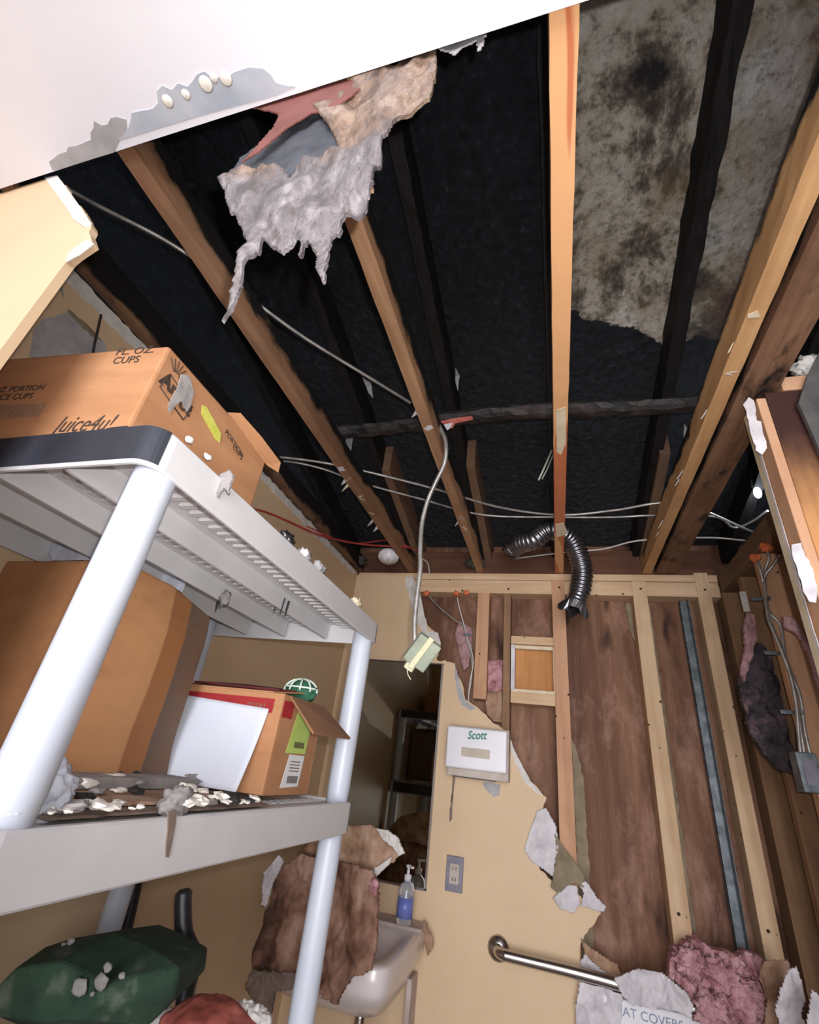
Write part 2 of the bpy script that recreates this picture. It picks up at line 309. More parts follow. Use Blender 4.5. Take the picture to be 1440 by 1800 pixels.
# ---------------------------------------------------------------- mesh helpers
class MB:
    def __init__(s): s.bm = bmesh.new()
    def hexa(s, p):
        v = [s.bm.verts.new(q) for q in p]
        for f in ((0, 3, 2, 1), (4, 5, 6, 7), (0, 1, 5, 4), (1, 2, 6, 5), (2, 3, 7, 6), (3, 0, 4, 7)):
            s.bm.faces.new([v[i] for i in f])
        return s
    def box(s, x0, x1, y0, y1, z0, z1):
        return s.hexa([(x0, y0, z0), (x1, y0, z0), (x1, y1, z0), (x0, y1, z0), (x0, y0, z1), (x1, y0, z1), (x1, y1, z1), (x0, y1, z1)])
    def obox(s, c, ax, ay, az):
        """oriented box: centre and three half-extent vectors"""
        c, ax, ay, az = map(Vector, (c, ax, ay, az))
        return s.hexa([c - ax - ay - az, c + ax - ay - az, c + ax + ay - az, c - ax + ay - az, c - ax - ay + az, c + ax - ay + az, c + ax + ay + az, c - ax + ay + az])
    def beam(s, x0, x1, zw, ya, za, yb, zb, seg=24, amp=0.0, seed=0):
        """timber running along y with its underside from (ya,za) to (yb,zb), height zw, rough amp"""
        rings = []
        for i in range(seg + 1):
            t = i / seg; y = ya + (yb - ya) * t; z = za + (zb - za) * t; ring = []
            sub = 3 if amp else 1
            pts = []
            for a, bb in (((x0, 0), (x1, 0)), ((x1, 0), (x1, zw)), ((x1, zw), (x0, zw)), ((x0, zw), (x0, 0))):
                for k in range(sub):
                    pts.append((a[0] + (bb[0] - a[0]) * k / sub, a[1] + (bb[1] - a[1]) * k / sub))
            for (x, dz) in pts:
                p = Vector((x, y, z + dz))
                if amp: p += amp * noise.noise_vector(Vector((p.x * 30 + seed, p.y * 14, p.z * 30)))
                ring.append(s.bm.verts.new(p))
            rings.append(ring)
        n = len(rings[0])
        for a, bb in zip(rings, rings[1:]):
            for k in range(n): s.bm.faces.new((a[k], a[(k + 1) % n], bb[(k + 1) % n], bb[k]))
        s.bm.faces.new(rings[0][::-1]); s.bm.faces.new(rings[-1]); return s
    def tube(s, pts, r, n=10, caps=True, rfun=None, arc=False):
        pts = [Vector(p) for p in pts]; rings = []; nrm = None; L = 0
        for i, p in enumerate(pts):
            a = pts[max(i - 1, 0)]; c = pts[min(i + 1, len(pts) - 1)]; t = (c - a).normalized()
            if nrm is None: nrm = t.orthogonal().normalized()
            nrm = (nrm - t * nrm.dot(t)).normalized(); bi = t.cross(nrm)
            if i: L += (p - pts[i - 1]).length
            rr = rfun(L, i / (len(pts) - 1)) if rfun else r
            rings.append([s.bm.verts.new(p + (nrm * math.cos(2 * PI * k / n) + bi * math.sin(2 * PI * k / n)) * rr) for k in range(n)])
        for a, c in zip(rings, rings[1:]):
            for k in range(n): f = s.bm.faces.new((a[k], a[(k + 1) % n], c[(k + 1) % n], c[k])); f.smooth = True
        if caps: s.bm.faces.new(rings[0][::-1]); s.bm.faces.new(rings[-1])
        return s
    def lathe(s, c, prof, axis=(0, 0, 1), n=32):
        """profile of (radius, height) about an axis through c"""
        ax = Vector(axis).normalized(); u = ax.orthogonal().normalized(); v = ax.cross(u); c = Vector(c); rings = []
        for r, h in prof:
            rings.append([s.bm.verts.new(c + ax * h + (u * math.cos(2 * PI * k / n) + v * math.sin(2 * PI * k / n)) * max(r, 1e-4)) for k in range(n)])
        for a, b_ in zip(rings, rings[1:]):
            for k in range(n): f = s.bm.faces.new((a[k], a[(k + 1) % n], b_[(k + 1) % n], b_[k])); f.smooth = True
        s.bm.faces.new(rings[0][::-1]); s.bm.faces.new(rings[-1]); return s
    def slab(s, pts, th):
        """polygon of 3-D points thickened by vector th"""
        th = Vector(th); a = [s.bm.verts.new(p) for p in pts]; c = [s.bm.verts.new(Vector(p) + th) for p in pts]
        n = len(a)
        s.bm.faces.new(a); s.bm.faces.new(c[::-1])
        for i in range(n): s.bm.faces.new((a[i], c[i], c[(i + 1) % n], a[(i + 1) % n]))
        return s
    def blob(s, c, rx, ry, rz, sub=4, amp=0.3, freq=3.0, seed=0, squash=None, smooth=True):
        r = bmesh.ops.create_icosphere(s.bm, subdivisions=sub, radius=1.0)
        for v in r['verts']:
            p = v.co.copy(); q = p * freq + Vector((seed * 7.1, seed * 3.3, seed))
            d = 1 + amp * (noise.noise(q) + 0.5 * noise.noise(q * 2.1) + 0.3 * noise.noise(q * 4.5))
            v.co = Vector((c[0] + p.x * rx * d, c[1] + p.y * ry * d, c[2] + p.z * rz * d))
        if smooth:
            for f in s.bm.faces: f.smooth = True
        return s
    def relief(s, poly, Y, step=0.005, amp=0.01, freq=14, seed=0, th=0.004, depth=None, fine=0.25, top=None):
        """crumpled sheet hanging in the x-z plane at y=Y, outline poly [(x,z)], real thickness th"""
        xs = [p[0] for p in poly]; zs = [p[1] for p in poly]
        def inside(x, z):
            c = False; j = len(poly) - 1
            for i in range(len(poly)):
                xi, zi = poly[i]; xj, zj = poly[j]
                if (zi > z) != (zj > z) and x < (xj - xi) * (z - zi) / (zj - zi) + xi: c = not c
                j = i
            return c
        nx = int((max(xs) - min(xs)) / step) + 1; nz = int((max(zs) - min(zs)) / step) + 1
        V = {}
        def vert(i, k, back):
            key = (i, k, back)
            if key not in V:
                x = min(xs) + i * step; z = min(zs) + k * step
                q = Vector((x * freq + seed, z * freq * 0.7, seed))
                y = Y + amp * (noise.noise(q) + 0.6 * noise.noise(q * 2.3)) + amp * fine * noise.noise(q * 6)
                if depth: y += depth(x, z)
                if top and z > top[0]: y = max(y, top[1] + 0.3 * (y - top[1]) if y > top[1] else top[1])
                jx = 0.45 * step * noise.noise(Vector((x * 90, z * 90, 1))); jz = 0.45 * step * noise.noise(Vector((x * 90, z * 90, 9)))
                V[key] = s.bm.verts.new((x + jx, y + (th if back else 0), z + jz))
            return V[key]
        cells = set((i, k) for i in range(nx) for k in range(nz) if inside(min(xs) + (i + .5) * step, min(zs) + (k + .5) * step))
        for (i, k) in cells:
            q = [(i, k), (i + 1, k), (i + 1, k + 1), (i, k + 1)]
            f = s.bm.faces.new([vert(*c, 0) for c in q]); f.smooth = True
            f = s.bm.faces.new([vert(*c, 1) for c in q[::-1]]); f.smooth = True
            for (di, dk, a, b_) in ((0, -1, 0, 1), (1, 0, 1, 2), (0, 1, 2, 3), (-1, 0, 3, 0)):
                if (i + di, k + dk) not in cells:
                    s.bm.faces.new((vert(*q[b_], 0), vert(*q[a], 0), vert(*q[a], 1), vert(*q[b_], 1)))
        return s
    def build(s, name, mat, parent=None, bevel=0, label=None, cat=None, group=None, kind=None, seg=2):
        bmesh.ops.recalc_face_normals(s.bm, faces=s.bm.faces)
        vs = s.bm.verts
        if parent is None:
            lo = Vector((min(v.co.x for v in vs), min(v.co.y for v in vs), min(v.co.z for v in vs)))
            hi = Vector((max(v.co.x for v in vs), max(v.co.y for v in vs), max(v.co.z for v in vs)))
            org = Vector(((lo.x + hi.x) / 2, (lo.y + hi.y) / 2, lo.z))
            if kind == 'structure': org = Vector((0, 0, 0))
        else:
            org = world_loc(parent)
        for v in vs: v.co -= org
        me = bpy.data.meshes.new(name); s.bm.to_mesh(me); s.bm.free()
        o = bpy.data.objects.new(name, me); COL.objects.link(o); me.materials.append(MATS[mat])
        if parent is None: o.location = org
        else: o.parent = parent
        if bevel:
            md = o.modifiers.new('bevel', 'BEVEL'); md.width = bevel; md.segments = seg; md.limit_method = 'ANGLE'; md.angle_limit = math.radians(40)
        tag(o, label, cat, group, kind)
        return o
def world_loc(o):
    l = Vector((0, 0, 0))
    while o: l += o.location; o = o.parent
    return l
def tag(o, label=None, cat=None, group=None, kind=None):
    for k, v in (('label', label), ('category', cat), ('group', group), ('kind', kind)):
        if v: o[k] = v
    return o
def thing(name, loc, label, cat, group=None):
    o = bpy.data.objects.new(name, None); COL.objects.link(o); o.location = loc; o.empty_display_size = 0.05
    return tag(o, label, cat, group)
def text(name, body, size, loc, right, up, mat, parent, label=None, shear=0.0, xs=1.0, bold=0.0):
    c = bpy.data.curves.new(name, 'FONT'); c.body = body; c.size = size; c.extrude = 0.0003; c.shear = shear; c.offset = bold
    c.align_x = 'CENTER'; c.align_y = 'CENTER'
    t = bpy.data.objects.new('tmp', c); COL.objects.link(t)
    dg = bpy.context.evaluated_depsgraph_get(); me = bpy.data.meshes.new_from_object(t.evaluated_get(dg))
    bpy.data.objects.remove(t); bpy.data.curves.remove(c)
    r = Vector(right).normalized(); u = Vector(up); u = (u - r * u.dot(r)).normalized(); n = r.cross(u)
    org = world_loc(parent)
    for v in me.vertices: v.co = Vector(loc) + r * v.co.x * xs + u * v.co.y + n * v.co.z - org
    me.materials.clear(); me.materials.append(MATS[mat]); me.name = name
    o = bpy.data.objects.new(name, me); COL.objects.link(o); o.parent = parent
    return tag(o, label)
def jag(pts, amp, step, seed=0, keep=()):
    """break the edges of a polygon [(a,b)] into a torn outline; edges in keep stay straight"""
    out = []; n = len(pts)
    for i in range(n):
        a = Vector(pts[i]); b_ = Vector(pts[(i + 1) % n]); out.append(tuple(a))
        if i in keep: continue
        L = (b_ - a).length; k = max(1, int(L / step)); nn = Vector((-(b_ - a).y, (b_ - a).x)).normalized()
        for j in range(1, k):
            t = j / k; q = a.lerp(b_, t)
            d = amp * (noise.noise(Vector((q.x * 37 + seed, q.y * 37, seed))) + 0.8 * noise.noise(Vector((q.x * 110, q.y * 110, seed))))
            out.append(tuple(q + nn * d * math.sin(PI * min(1, 4 * min(t, 1 - t)) / 2)))
    return out
def smooth_path(pts, n=12):
    """Catmull-Rom through points"""
    P = [Vector(p) for p in pts]; P = [2 * P[0] - P[1]] + P + [2 * P[-1] - P[-2]]; out = []
    for i in range(1, len(P) - 2):
        p0, p1, p2, p3 = P[i - 1:i + 3]
        for j in range(n):
            t = j / n
            out.append(0.5 * ((2 * p1) + (-p0 + p2) * t + (2 * p0 - 5 * p1 + 4 * p2 - p3) * t * t + (-p0 + 3 * p1 - 3 * p2 + p3) * t ** 3))
    out.append(P[-2]); return out
def resample(pts, step):
    out = [pts[0]]; acc = 0
    for a, b_ in zip(pts, pts[1:]):
        L = (b_ - a).length; d = step - acc
        while d <= L: out.append(a.lerp(b_, d / L)); d += step
        acc = (L - (d - step))
    out.append(pts[-1]); return out
def armoured(pts, r, pitch=0.008, n=8):
    """armoured cable: ridged metal hose"""
    p = resample(smooth_path(pts, 16), pitch / 2)
    cnt = [0]
    def rf(L, t): cnt[0] += 1; return r * (1.0 if cnt[0] % 2 else 0.78)
    return MB().tube(p, r, n, rfun=rf)
def PX(pts, **k): return [W(x, y, **k) for x, y in pts]
def flat(pts, Y): return [(W(x, y, Y=Y).x, W(x, y, Y=Y).z) for x, y in pts]
H = EYE
CZ = H + 0.98                    # underside of the ceiling joists

# ================================================================ STRUCTURE
MB().box(-2.2, 2.0, -3.2, 2.6, -0.1, 0).build('floor', 'vinyl_floor', kind='structure')
# white drywall ceiling still up over the camera
ceil = MB().box(-1.75, 1.6, -3.0, 0.262, CZ - 0.014, CZ - 0.003).build('ceiling', 'white_ceiling', kind='structure')
# where its face paper has peeled along the edge
MB().slab([(*p, CZ - 0.0152) for p in jag([(W(x, y, Z=.966).x, W(x, y, Z=.966).y) for x, y in
      ((205, 247), (232, 198), (270, 190), (285, 150), (330, 152), (360, 125), (400, 135), (438, 118), (462, 120), (485, 145), (520, 152), (484, 168), (350, 203))], 0.012, 0.012, 3, keep=(10, 11, 12))], (0, 0, 0.0012)).build('peeled_paper', 'blue_paper', ceil, label='grey-blue paper where white face has peeled')
MB().slab([(*p, CZ - 0.0149) for p in jag([(W(x, y, Z=.966).x, W(x, y, Z=.966).y) for x, y in
      ((93, 300), (95, 278), (120, 258), (160, 245), (165, 212), (190, 218), (205, 205), (222, 210), (210, 247), (200, 268))], 0.01, 0.012, 5, keep=(8, 9))], (0, 0, 0.0009)).build('primer_smear', 'grey_paper', ceil)
for i, (x, y, r) in enumerate(((295, 178, .010), (327, 166, .008), (362, 148, .012), (376, 137, .007), (397, 138, .011))):
    q = W(x, y, Z=.965)
    MB().lathe((q.x, q.y, q.z - 0.0005), [(r, 0), (r * .8, -.0012), (0, -.002)], n=14).build('paint_blister', 'white_chip', ceil)
# roof deck, sloping down towards the back wall
def deck_z(y): return H + 1.62 - 0.225 * y + 0.14
DK = MB(); NX, NY = 60, 60
vv = [[DK.bm.verts.new((-1.9 + 4.0 * i / NX, -1.2 + 3.75 * j / NY, deck_z(-1.2 + 3.75 * j / NY) + 0.006 * noise.noise(Vector((i * .7, j * .7, 0))))) for i in range(NX + 1)] for j in range(NY + 1)]
for j in range(NY):
    for i in range(NX): DK.bm.faces.new((vv[j][i], vv[j][i + 1], vv[j + 1][i + 1], vv[j + 1][i])).smooth = True
o = DK.build('ceiling_upper', 'roof_deck', kind='structure'); md = o.modifiers.new('thick', 'SOLIDIFY'); md.thickness = 0.02; md.offset = -1
# sheathing behind the studs of the back wall, and behind the right wall
MB().box(-1.4, 1.9, 2.505, 2.52, 0, H + 1.3).build('wall_back_sheathing', 'plywood', kind='structure')
MB().box(0.875, 0.89, 1.05, 2.505, 0, H + 0.93).build('wall_right_sheathing', 'plywood', kind='structure')
MB().box(1.9, 1.95, -1.0, 2.52, 0, H + 1.9).build('wall_right_outer', 'dark_panel', kind='structure')
# left wall of painted drywall, its top edge torn
pl = [(0.27, 0), (2.40, 0), (2.40, H + .965), (0.27, H + .965)]
LW = MB(); LW.slab([(-1.095, a, b_) for a, b_ in jag(pl, 0.008, 0.02, 4, keep=(0, 1, 3))], (-0.013, 0, 0))
lw = LW.build('wall_left', 'beige_paint', kind='structure')
# corner tape strip left along the top of the left wall
MB().slab([(-1.0945, a, b_) for a, b_ in jag([(0.3, H + .925), (2.35, H + .935), (2.38, H + .966), (0.3, H + .962)], 0.010, 0.02, 8, keep=(3,))], (0.0015, 0, 0)).build('corner_tape', 'gypsum', lw)
# stub wall beside the opening, facing the camera
stub = [(W(x, y, Y=.272).x, W(x, y, Y=.272).z) for x, y in ((100, 308), (125, 345), (160, 393), (156, 408), (162, 425), (120, 455))]
xr = stub[-1][0]
poly = [(-1.7, 0), (xr - 0.0, 0)] + stub[::-1] + [(-1.7, CZ)]
ws = MB().slab([(a, 0.272, b_) for a, b_ in jag(poly, 0.006, 0.012, 2, keep=(0, 1, 7, 8, 9))], (0, 0.013, 0)).build('wall_front', 'beige_paint', kind='structure')
sp_ = PX(((100, 308), (128, 345), (161, 393), (150, 400), (128, 385), (124, 375), (78, 312)), Y=.2705)
MB().slab(sp_, (0, 0.0015, 0)).build('torn_edge', 'gypsum', ws)
sp_ = PX(((152, 420), (165, 428), (140, 447), (115, 460), (120, 445)), Y=.2705)
MB().slab(sp_, (0, 0.0015, 0)).build('torn_edge', 'gypsum', ws)
# hall behind the camera
MB().box(-1.75, -1.7, -3.0, 0.27, 0, CZ).build('wall_hall_left', 'hall_paint', kind='structure')
MB().box(1.6, 1.65, -3.0, 0.27, 0, CZ).build('wall_hall_right', 'hall_paint', kind='structure')
MB().box(1.0, 1.65, 0.262, 0.275, 0, CZ - .015).build('wall_front_right', 'hall_paint', kind='structure')

# what is left of the painted drywall on the back wall
Y0 = 2.40
rag = [(724, 1012), (733, 1035), (728, 1050), (745, 1075), (752, 1100), (768, 1112), (775, 1130), (768, 1160), (800, 1166), (803, 1185), (812, 1200), (818, 1230),
       (838, 1242), (858, 1262), (880, 1278), (893, 1290), (902, 1320), (915, 1345), (930, 1370), (948, 1388), (961, 1402), (955, 1420), (958, 1440), (945, 1455), (940, 1490), (950, 1530), (985, 1560), (1020, 1575),
       (1042, 1590), (1057, 1606), (1045, 1625), (1028, 1643), (1020, 1660), (1022, 1720), (1018, 1790), (1020, 1900)]
rg = flat(rag, Y0)
poly = [(-1.095, 0), (rg[-1][0], 0)] + rg[::-1] + [(-1.095, rg[0][1])]
keep = (0, 1, len(poly) - 2, len(poly) - 1)
wb = MB().slab([(a, Y0, b_) for a, b_ in jag(poly, 0.007, 0.012, 11, keep=keep)], (0, 0.013, 0)).build('wall_back', 'beige_paint', kind='structure')
def scrap(name, px, Y, mat, parent=None, amp=0.004, step=0.012, seed=1, th=0.0012, **k):
    return MB().slab([(a, Y, b_) for a, b_ in jag(flat(px, Y), amp, step, seed)], (0, th, 0)).build(name, mat, parent, **k)
scrap('torn_edge', ((724, 1012), (738, 1040), (745, 1075), (753, 1110), (770, 1112), (775, 1130), (768, 1150), (752, 1128), (738, 1100), (726, 1070), (714, 1030), (712, 1016)), Y0 - .0015, 'gypsum', wb)
scrap('torn_edge', ((800, 1168), (818, 1232), (836, 1244), (828, 1250), (812, 1240), (806, 1228), (800, 1195)), Y0 - .0015, 'grey_paper', wb)
scrap('torn_edge', ((893, 1285), (905, 1320), (932, 1372), (956, 1400), (940, 1392), (922, 1375), (905, 1340), (898, 1318)), Y0 - .0015, 'gypsum', wb)
scrap('damp_stain', ((848, 1375), (880, 1378), (878, 1398), (868, 1402), (858, 1392), (852, 1385)), Y0 - .001, 'grey_paper', wb)
scrap('damp_stain', ((796, 1365), (800, 1365), (797, 1400), (795, 1440), (790, 1445), (791, 1420), (794, 1395)), Y0 - .001, 'dust_brown', wb)

# ================================================================ TIMBER
# ceiling joists (2x6) running to the back wall
JH = 0.088
jd = [(-0.765, .24, 'joist_brown', 'brown ceiling joist nearest the left wall, charred on its upper half', 0.040),
      (-0.372, .20, 'joist_tan', 'tan ceiling joist coming out from behind the hanging wet paper', 0.038),
      (0.043, -.8, 'joist_orange', 'bright orange ceiling joist running straight up the middle with a pale streak', 0.042),
      (0.462, -.8, 'joist_yellow', 'yellowish ceiling joist on the right with paper scraps stuck on it', 0.040)]
joists = []
for i, (x, y0, mt, lb, w) in enumerate(jd):
    t = thing('ceiling_joist', (x, 1.2, CZ), lb, 'joist', 'ceiling joists')
    MB().beam(x - w / 2, x + w / 2, JH, -0.8, CZ + .0005, 2.50, CZ + .0005, 60, 0.0015, i).build('timber', mt, t)
    joists.append(t)
random.seed(3)
def shards(t, x, w, lo, hi, n, mats=('torn_white', 'trim_cream', 'torn_white')):
    for k in range(n):
        y = random.uniform(lo, hi); s = random.choice((-1, 1)); L = random.uniform(.02, .05); ww = random.uniform(.006, .014)
        if s < 0:
            p = [(x - w / 2 - .001, y, CZ + .004), (x - w / 2 - .001, y + ww * 2, CZ + .002), (x - w / 2 - L * .5, y + ww, CZ - L * .6)]
            MB().slab(p, (-.001, 0, .001)).build('paper_scrap', random.choice(mats), t)
        else:
            c = [(x + random.uniform(-w / 3, w / 3) + ww * .5 * math.cos(a) * random.uniform(.6, 1), y + ww * 1.3 * math.sin(a) * random.uniform(.6, 1), CZ - .001) for a in [j * PI / 3 for j in range(6)]]
            MB().slab(c, (0, 0, .0012)).build('paper_scrap', random.choice(mats), t)
shards(joists[0], -.765, .04, 1.2, 2.2, 9); shards(joists[1], -.372, .038, .9, 1.9, 5)
shards(joists[3], .462, .04, .8, 2.1, 9)
MB().slab([(0.03, 1.13, CZ - .001), (0.058, 1.12, CZ - .001), (0.06, 1.30, CZ - .001), (0.045, 1.36, CZ - .001), (0.032, 1.34, CZ - .001)], (0, 0, .0012)).build('paper_scrap', 'trim_cream', joists[2])
scr = MB().slab([(0.025, 1.86, CZ - .002), (0.06, 1.85, CZ - .002), (0.078, 1.95, CZ - .002), (0.03, 1.99, CZ - .002)], (0, 0, .0015)).build('paper_scrap', 'trim_cream', joists[2])
# doubled beam right of the last joist
t = thing('ceiling_beam', (0.545, 1.2, CZ), 'wide dark brown doubled beam to the right of the yellowish joist', 'beam')
MB().beam(0.500, 0.5405, 0.14, 0.2, CZ + .0005, 2.50, CZ + .0005, 34, 0.0015, 9).build('timber', 'beam_brown', t)
MB().beam(0.5415, 0.592, 0.14, 0.2, CZ + .001, 2.50, CZ + .001, 34, 0.0015, 12).build('timber', 'beam_brown', t)
# ledger joist along the left wall
MB().beam(-1.105, -1.07, JH, -.6, CZ - .0, 2.45, CZ - .0, 40, 0.002, 19).build('ceiling_joist', 'beam_brown', label='burnt brown ceiling joist lying along the top of the left wall', cat='joist', group='ceiling joists')
# charred rafters under the deck
rn = ['charred rafter under the black deck, hard against the left wall', 'charred black rafter above the leftmost brown joist, second from the left wall', 'charred black rafter seen between the tan joist and the orange joist',
      'charred black rafter hidden behind the orange joist', 'thick black burnt rafter crossing the pale mottled deck at upper right', 'black rafter at the far right above the doubled beam']
for i, x in enumerate((-1.16, -0.775, -0.372, 0.03, 0.430, 0.84)):
    ya, yb = -1.0, 2.48
    MB().beam(x - .021, x + .021, 0.138, ya, H + 1.62 - .225 * ya, yb, H + 1.62 - .225 * yb, 70, 0.006 if i != 4 else .009, 30 + i).build(
        'roof_rafter', 'rafter_char', label=rn[i], cat='rafter', group='roof rafters')
# brown unburnt rafter ends at the back
for i, x in enumerate((-.775, -.372, .415)):
    MB().beam(x + .022, x + .06, 0.14, 1.72, H + 1.62 - .225 * 1.72 - .02, 2.49, H + 1.62 - .225 * 2.49 - .02, 16, 0.002, 50 + i).build('rafter_tail', 'plate_brown',
        label=['brown unburnt rafter tail resting on the plate behind the smoke detector', 'brown rafter tail landing on the top plate beside the tan joist', 'brown rafter tail ending behind the yellowish joist'][i], cat='rafter', group='rafter tails')
# charred cross beam hanging above the joists, slightly sagging
cb = []
def crossbeam():
    m = MB(); seg = 60; rings = []
    for i in range(seg + 1):
        t = i / seg; x = -0.80 + t * 1.36; y = 1.30 + .01 * math.sin(t * 9); z = H + 1.125 + 0.012 * math.sin(t * 5) - .015 * (1 - t)
        ring = []
        for a in range(10):
            an = 2 * PI * a / 10; q = Vector((x, y + math.cos(an) * .032, z + math.sin(an) * .022))
            q += .008 * noise.noise_vector(Vector((x * 22, a * .9, 3)))
            ring.append(m.bm.verts.new(q))
        rings.append(ring)
    for a, c in zip(rings, rings[1:]):
        for k in range(10): m.bm.faces.new((a[k], a[(k + 1) % 10], c[(k + 1) % 10], c[k]))
    m.bm.faces.new(rings[0][::-1]); m.bm.faces.new(rings[-1]); return m
xb = crossbeam().build('cross_beam', 'char_wood', label='burnt black ragged crosspiece lying over the joists with a red tatter', cat='beam')
p = PX(((770, 741), (800, 735), (830, 731), (832, 737), (800, 744), (796, 752), (786, 752), (782, 745)), Y=1.262)
MB().slab(p, (0, .002, 0)).build('red_tatter', 'red_bin', xb, label='red scrap of paper')
p = PX(((780, 746), (796, 743), (792, 752), (786, 756)), Y=1.258)
MB().slab(p, (0, .002, 0)).build('white_tatter', 'torn_white', xb)

# rim board over the back plate
MB().box(-1.10, 0.76, 2.425, 2.46, H + .975, H + 1.11).build('rim_board', 'rim_brown', label='dark brown rim board standing on the back wall top plate', cat='board', bevel=.002)
# top plate of the back wall
tp = MB(); tp.box(-1.09, 0.765, 2.412, 2.502, H + .862, H + .935); tp.box(-1.09, 0.765, 2.412, 2.502, H + .938, H + .974)
tp.build('top_plate', 'plate_light', label='pale timber top plate running along the back wall under the joists', cat='timber', bevel=.002)
# studs of the back wall
def xat(px, py, Y): return W(px, py, Y=Y).x
ST = [((836, 858), 1130, 'stud_pink', (1100, 1230), 'short pinkish stud on the back wall, sawn off above the paper dispenser', 0.87, W(840, 1228, Y=2.41).z),
      ((884.5, 897), 1160, 'stud_brown', None, 'narrow brown stud forming the left side of the small square opening', 0.861, None),
      ((975, 1000), 1200, 'stud_pink', None, 'orange-tinted stud in line with the middle joist, right of the small square opening', 0.936, None),
      ((1125, 1152), 1150, 'stud_light', None, 'pale stud with nail holes standing alone in the middle of the bare sheathing', 0.936, None),
      ((1246, 1272), 1150, 'stud_light', None, 'pale knotty stud beside the blue-grey metal channel', 0.936, None)]
for i, ((a, c), py, mt, _, lb, top, bot) in enumerate(ST):
    yf = 2.408 if i in (2, 3, 4) else 2.414
    xa, xc = xat(a, py, yf), xat(c, py, yf)
    z0 = bot if bot else (0.02)
    if i == 1: z0 = 0.9
    MB().box(xa, xc, yf, 2.500, z0, H + (top if i not in (2, 3, 4) else .985 if i == 4 else .936)).build('wall_stud', mt, label=lb, cat='stud', group='back wall studs', bevel=.002)
# metal channel between the studs
mc = thing('metal_channel', (.55, 2.45, 0), 'blue-grey galvanised metal channel between two pale studs', 'channel')
xa, xc = xat(1226, 1250, 2.47), xat(1240, 1250, 2.47)
m = MB(); m.box(xa, xc, 2.468, 2.471, 0.02, H + .86); m.box(xa, xa + .0015, 2.468, 2.500, 0.02, H + .86); m.box(xc - .0015, xc, 2.43, 2.468, .02, H + .86); m.build('web', 'galvanised', mc)
# pale veneer battens behind studs
xa = xat(1118, 1150, 2.495)
MB().slab([(a, 2.495, b_) for a, b_ in jag([(xa - .02, .5), (xa + .10, .5), (xa + .09, H + .85), (xa - .02, H + .85), (xa - .015, H + .72), (xa + .02, H + .6), (xa + .03, 1.2)], .008, .02, 5)], (0, .009, 0)).build('wood_shim', 'olive_paper', label='weathered grey shim board behind the pale middle stud', cat='board')
xa = xat(1012, 1470, 2.495)
MB().slab([(a, 2.495, b_) for a, b_ in jag([(xa, .5), (xa + .05, .5), (xa + .045, H + .05), (xa + .02, H + .15), (xa, H + .2)], .006, .02, 6)], (0, .009, 0)).build('wood_shim', 'olive_paper', label='weathered grey shim strip right of the orange-tinted stud', cat='board')
# framed square niche
nx0, nx1 = xat(898, 1180, 2.414), xat(977, 1180, 2.414)
nz = lambda y: W(935, y, Y=2.414).z
nt_ = thing('framed_opening', ((nx0 + nx1) / 2, 2.45, nz(1236)), 'small square opening between two studs, closed by an orange plywood panel', 'opening')
MB().box(nx0, nx1, 2.414, 2.50, nz(1133), nz(1119)).build('header_block', 'plate_light', nt_, bevel=.002)
MB().box(nx0, nx1, 2.414, 2.50, nz(1238), nz(1218)).build('sill_block', 'plate_light', nt_, bevel=.002)
MB().box(nx0, nx1, 2.478, 2.490, nz(1218), nz(1133)).build('plywood_panel', 'niche_ply', nt_)
MB().box(nx0, xat(905, 1180, 2.414), 2.416, 2.477, nz(1214), nz(1134)).build('side_trim', 'torn_white', nt_, label='white painted strip', bevel=.001)
MB().box(xat(973, 1180, 2.414), nx1, 2.416, 2.477, nz(1218), nz(1138)).build('side_trim', 'trim_cream', nt_, bevel=.001)
MB().box(nx0, nx1, 2.440, 2.477, nz(1139), nz(1133)).build('top_trim', 'trim_cream', nt_, bevel=.001)
MB().box(nx0, nx1, 2.425, 2.477, nz(1218), nz(1212)).build('bottom_trim', 'trim_cream', nt_, bevel=.001)

# right wall framing
MB().box(.770, .865, 1.22, 2.47, H + .885, H + .965).build('top_plate', 'plate_brown', label='grey-brown top plate of the right wall receding towards the camera', cat='timber', bevel=.002)
MB().box(.768, .860, 2.40, 2.50, .02, H + .883).build('corner_stud', 'stud_brown', label='shadowed brown corner stud where back wall meets right wall', cat='stud', bevel=.002)
MB().box(.785, .868, 2.20, 2.24, .02, H + .883).build('wall_stud', 'stud_brown', label='dim brown stud on the right wall behind the blackened insulation', cat='stud', group='right wall studs', bevel=.002)
MB().box(.770, .865, 1.96, 2.00, .02, H + .883).build('wall_stud', 'stud_pink', label='light brown stud on the right wall carrying clipped armoured cables', cat='stud', group='right wall studs', bevel=.002)
MB().box(.775, .868, 1.50, 1.54, .02, H + .883).build('wall_stud', 'stud_brown', label='right wall stud partly behind the near orange post', cat='stud', group='right wall studs', bevel=.002)

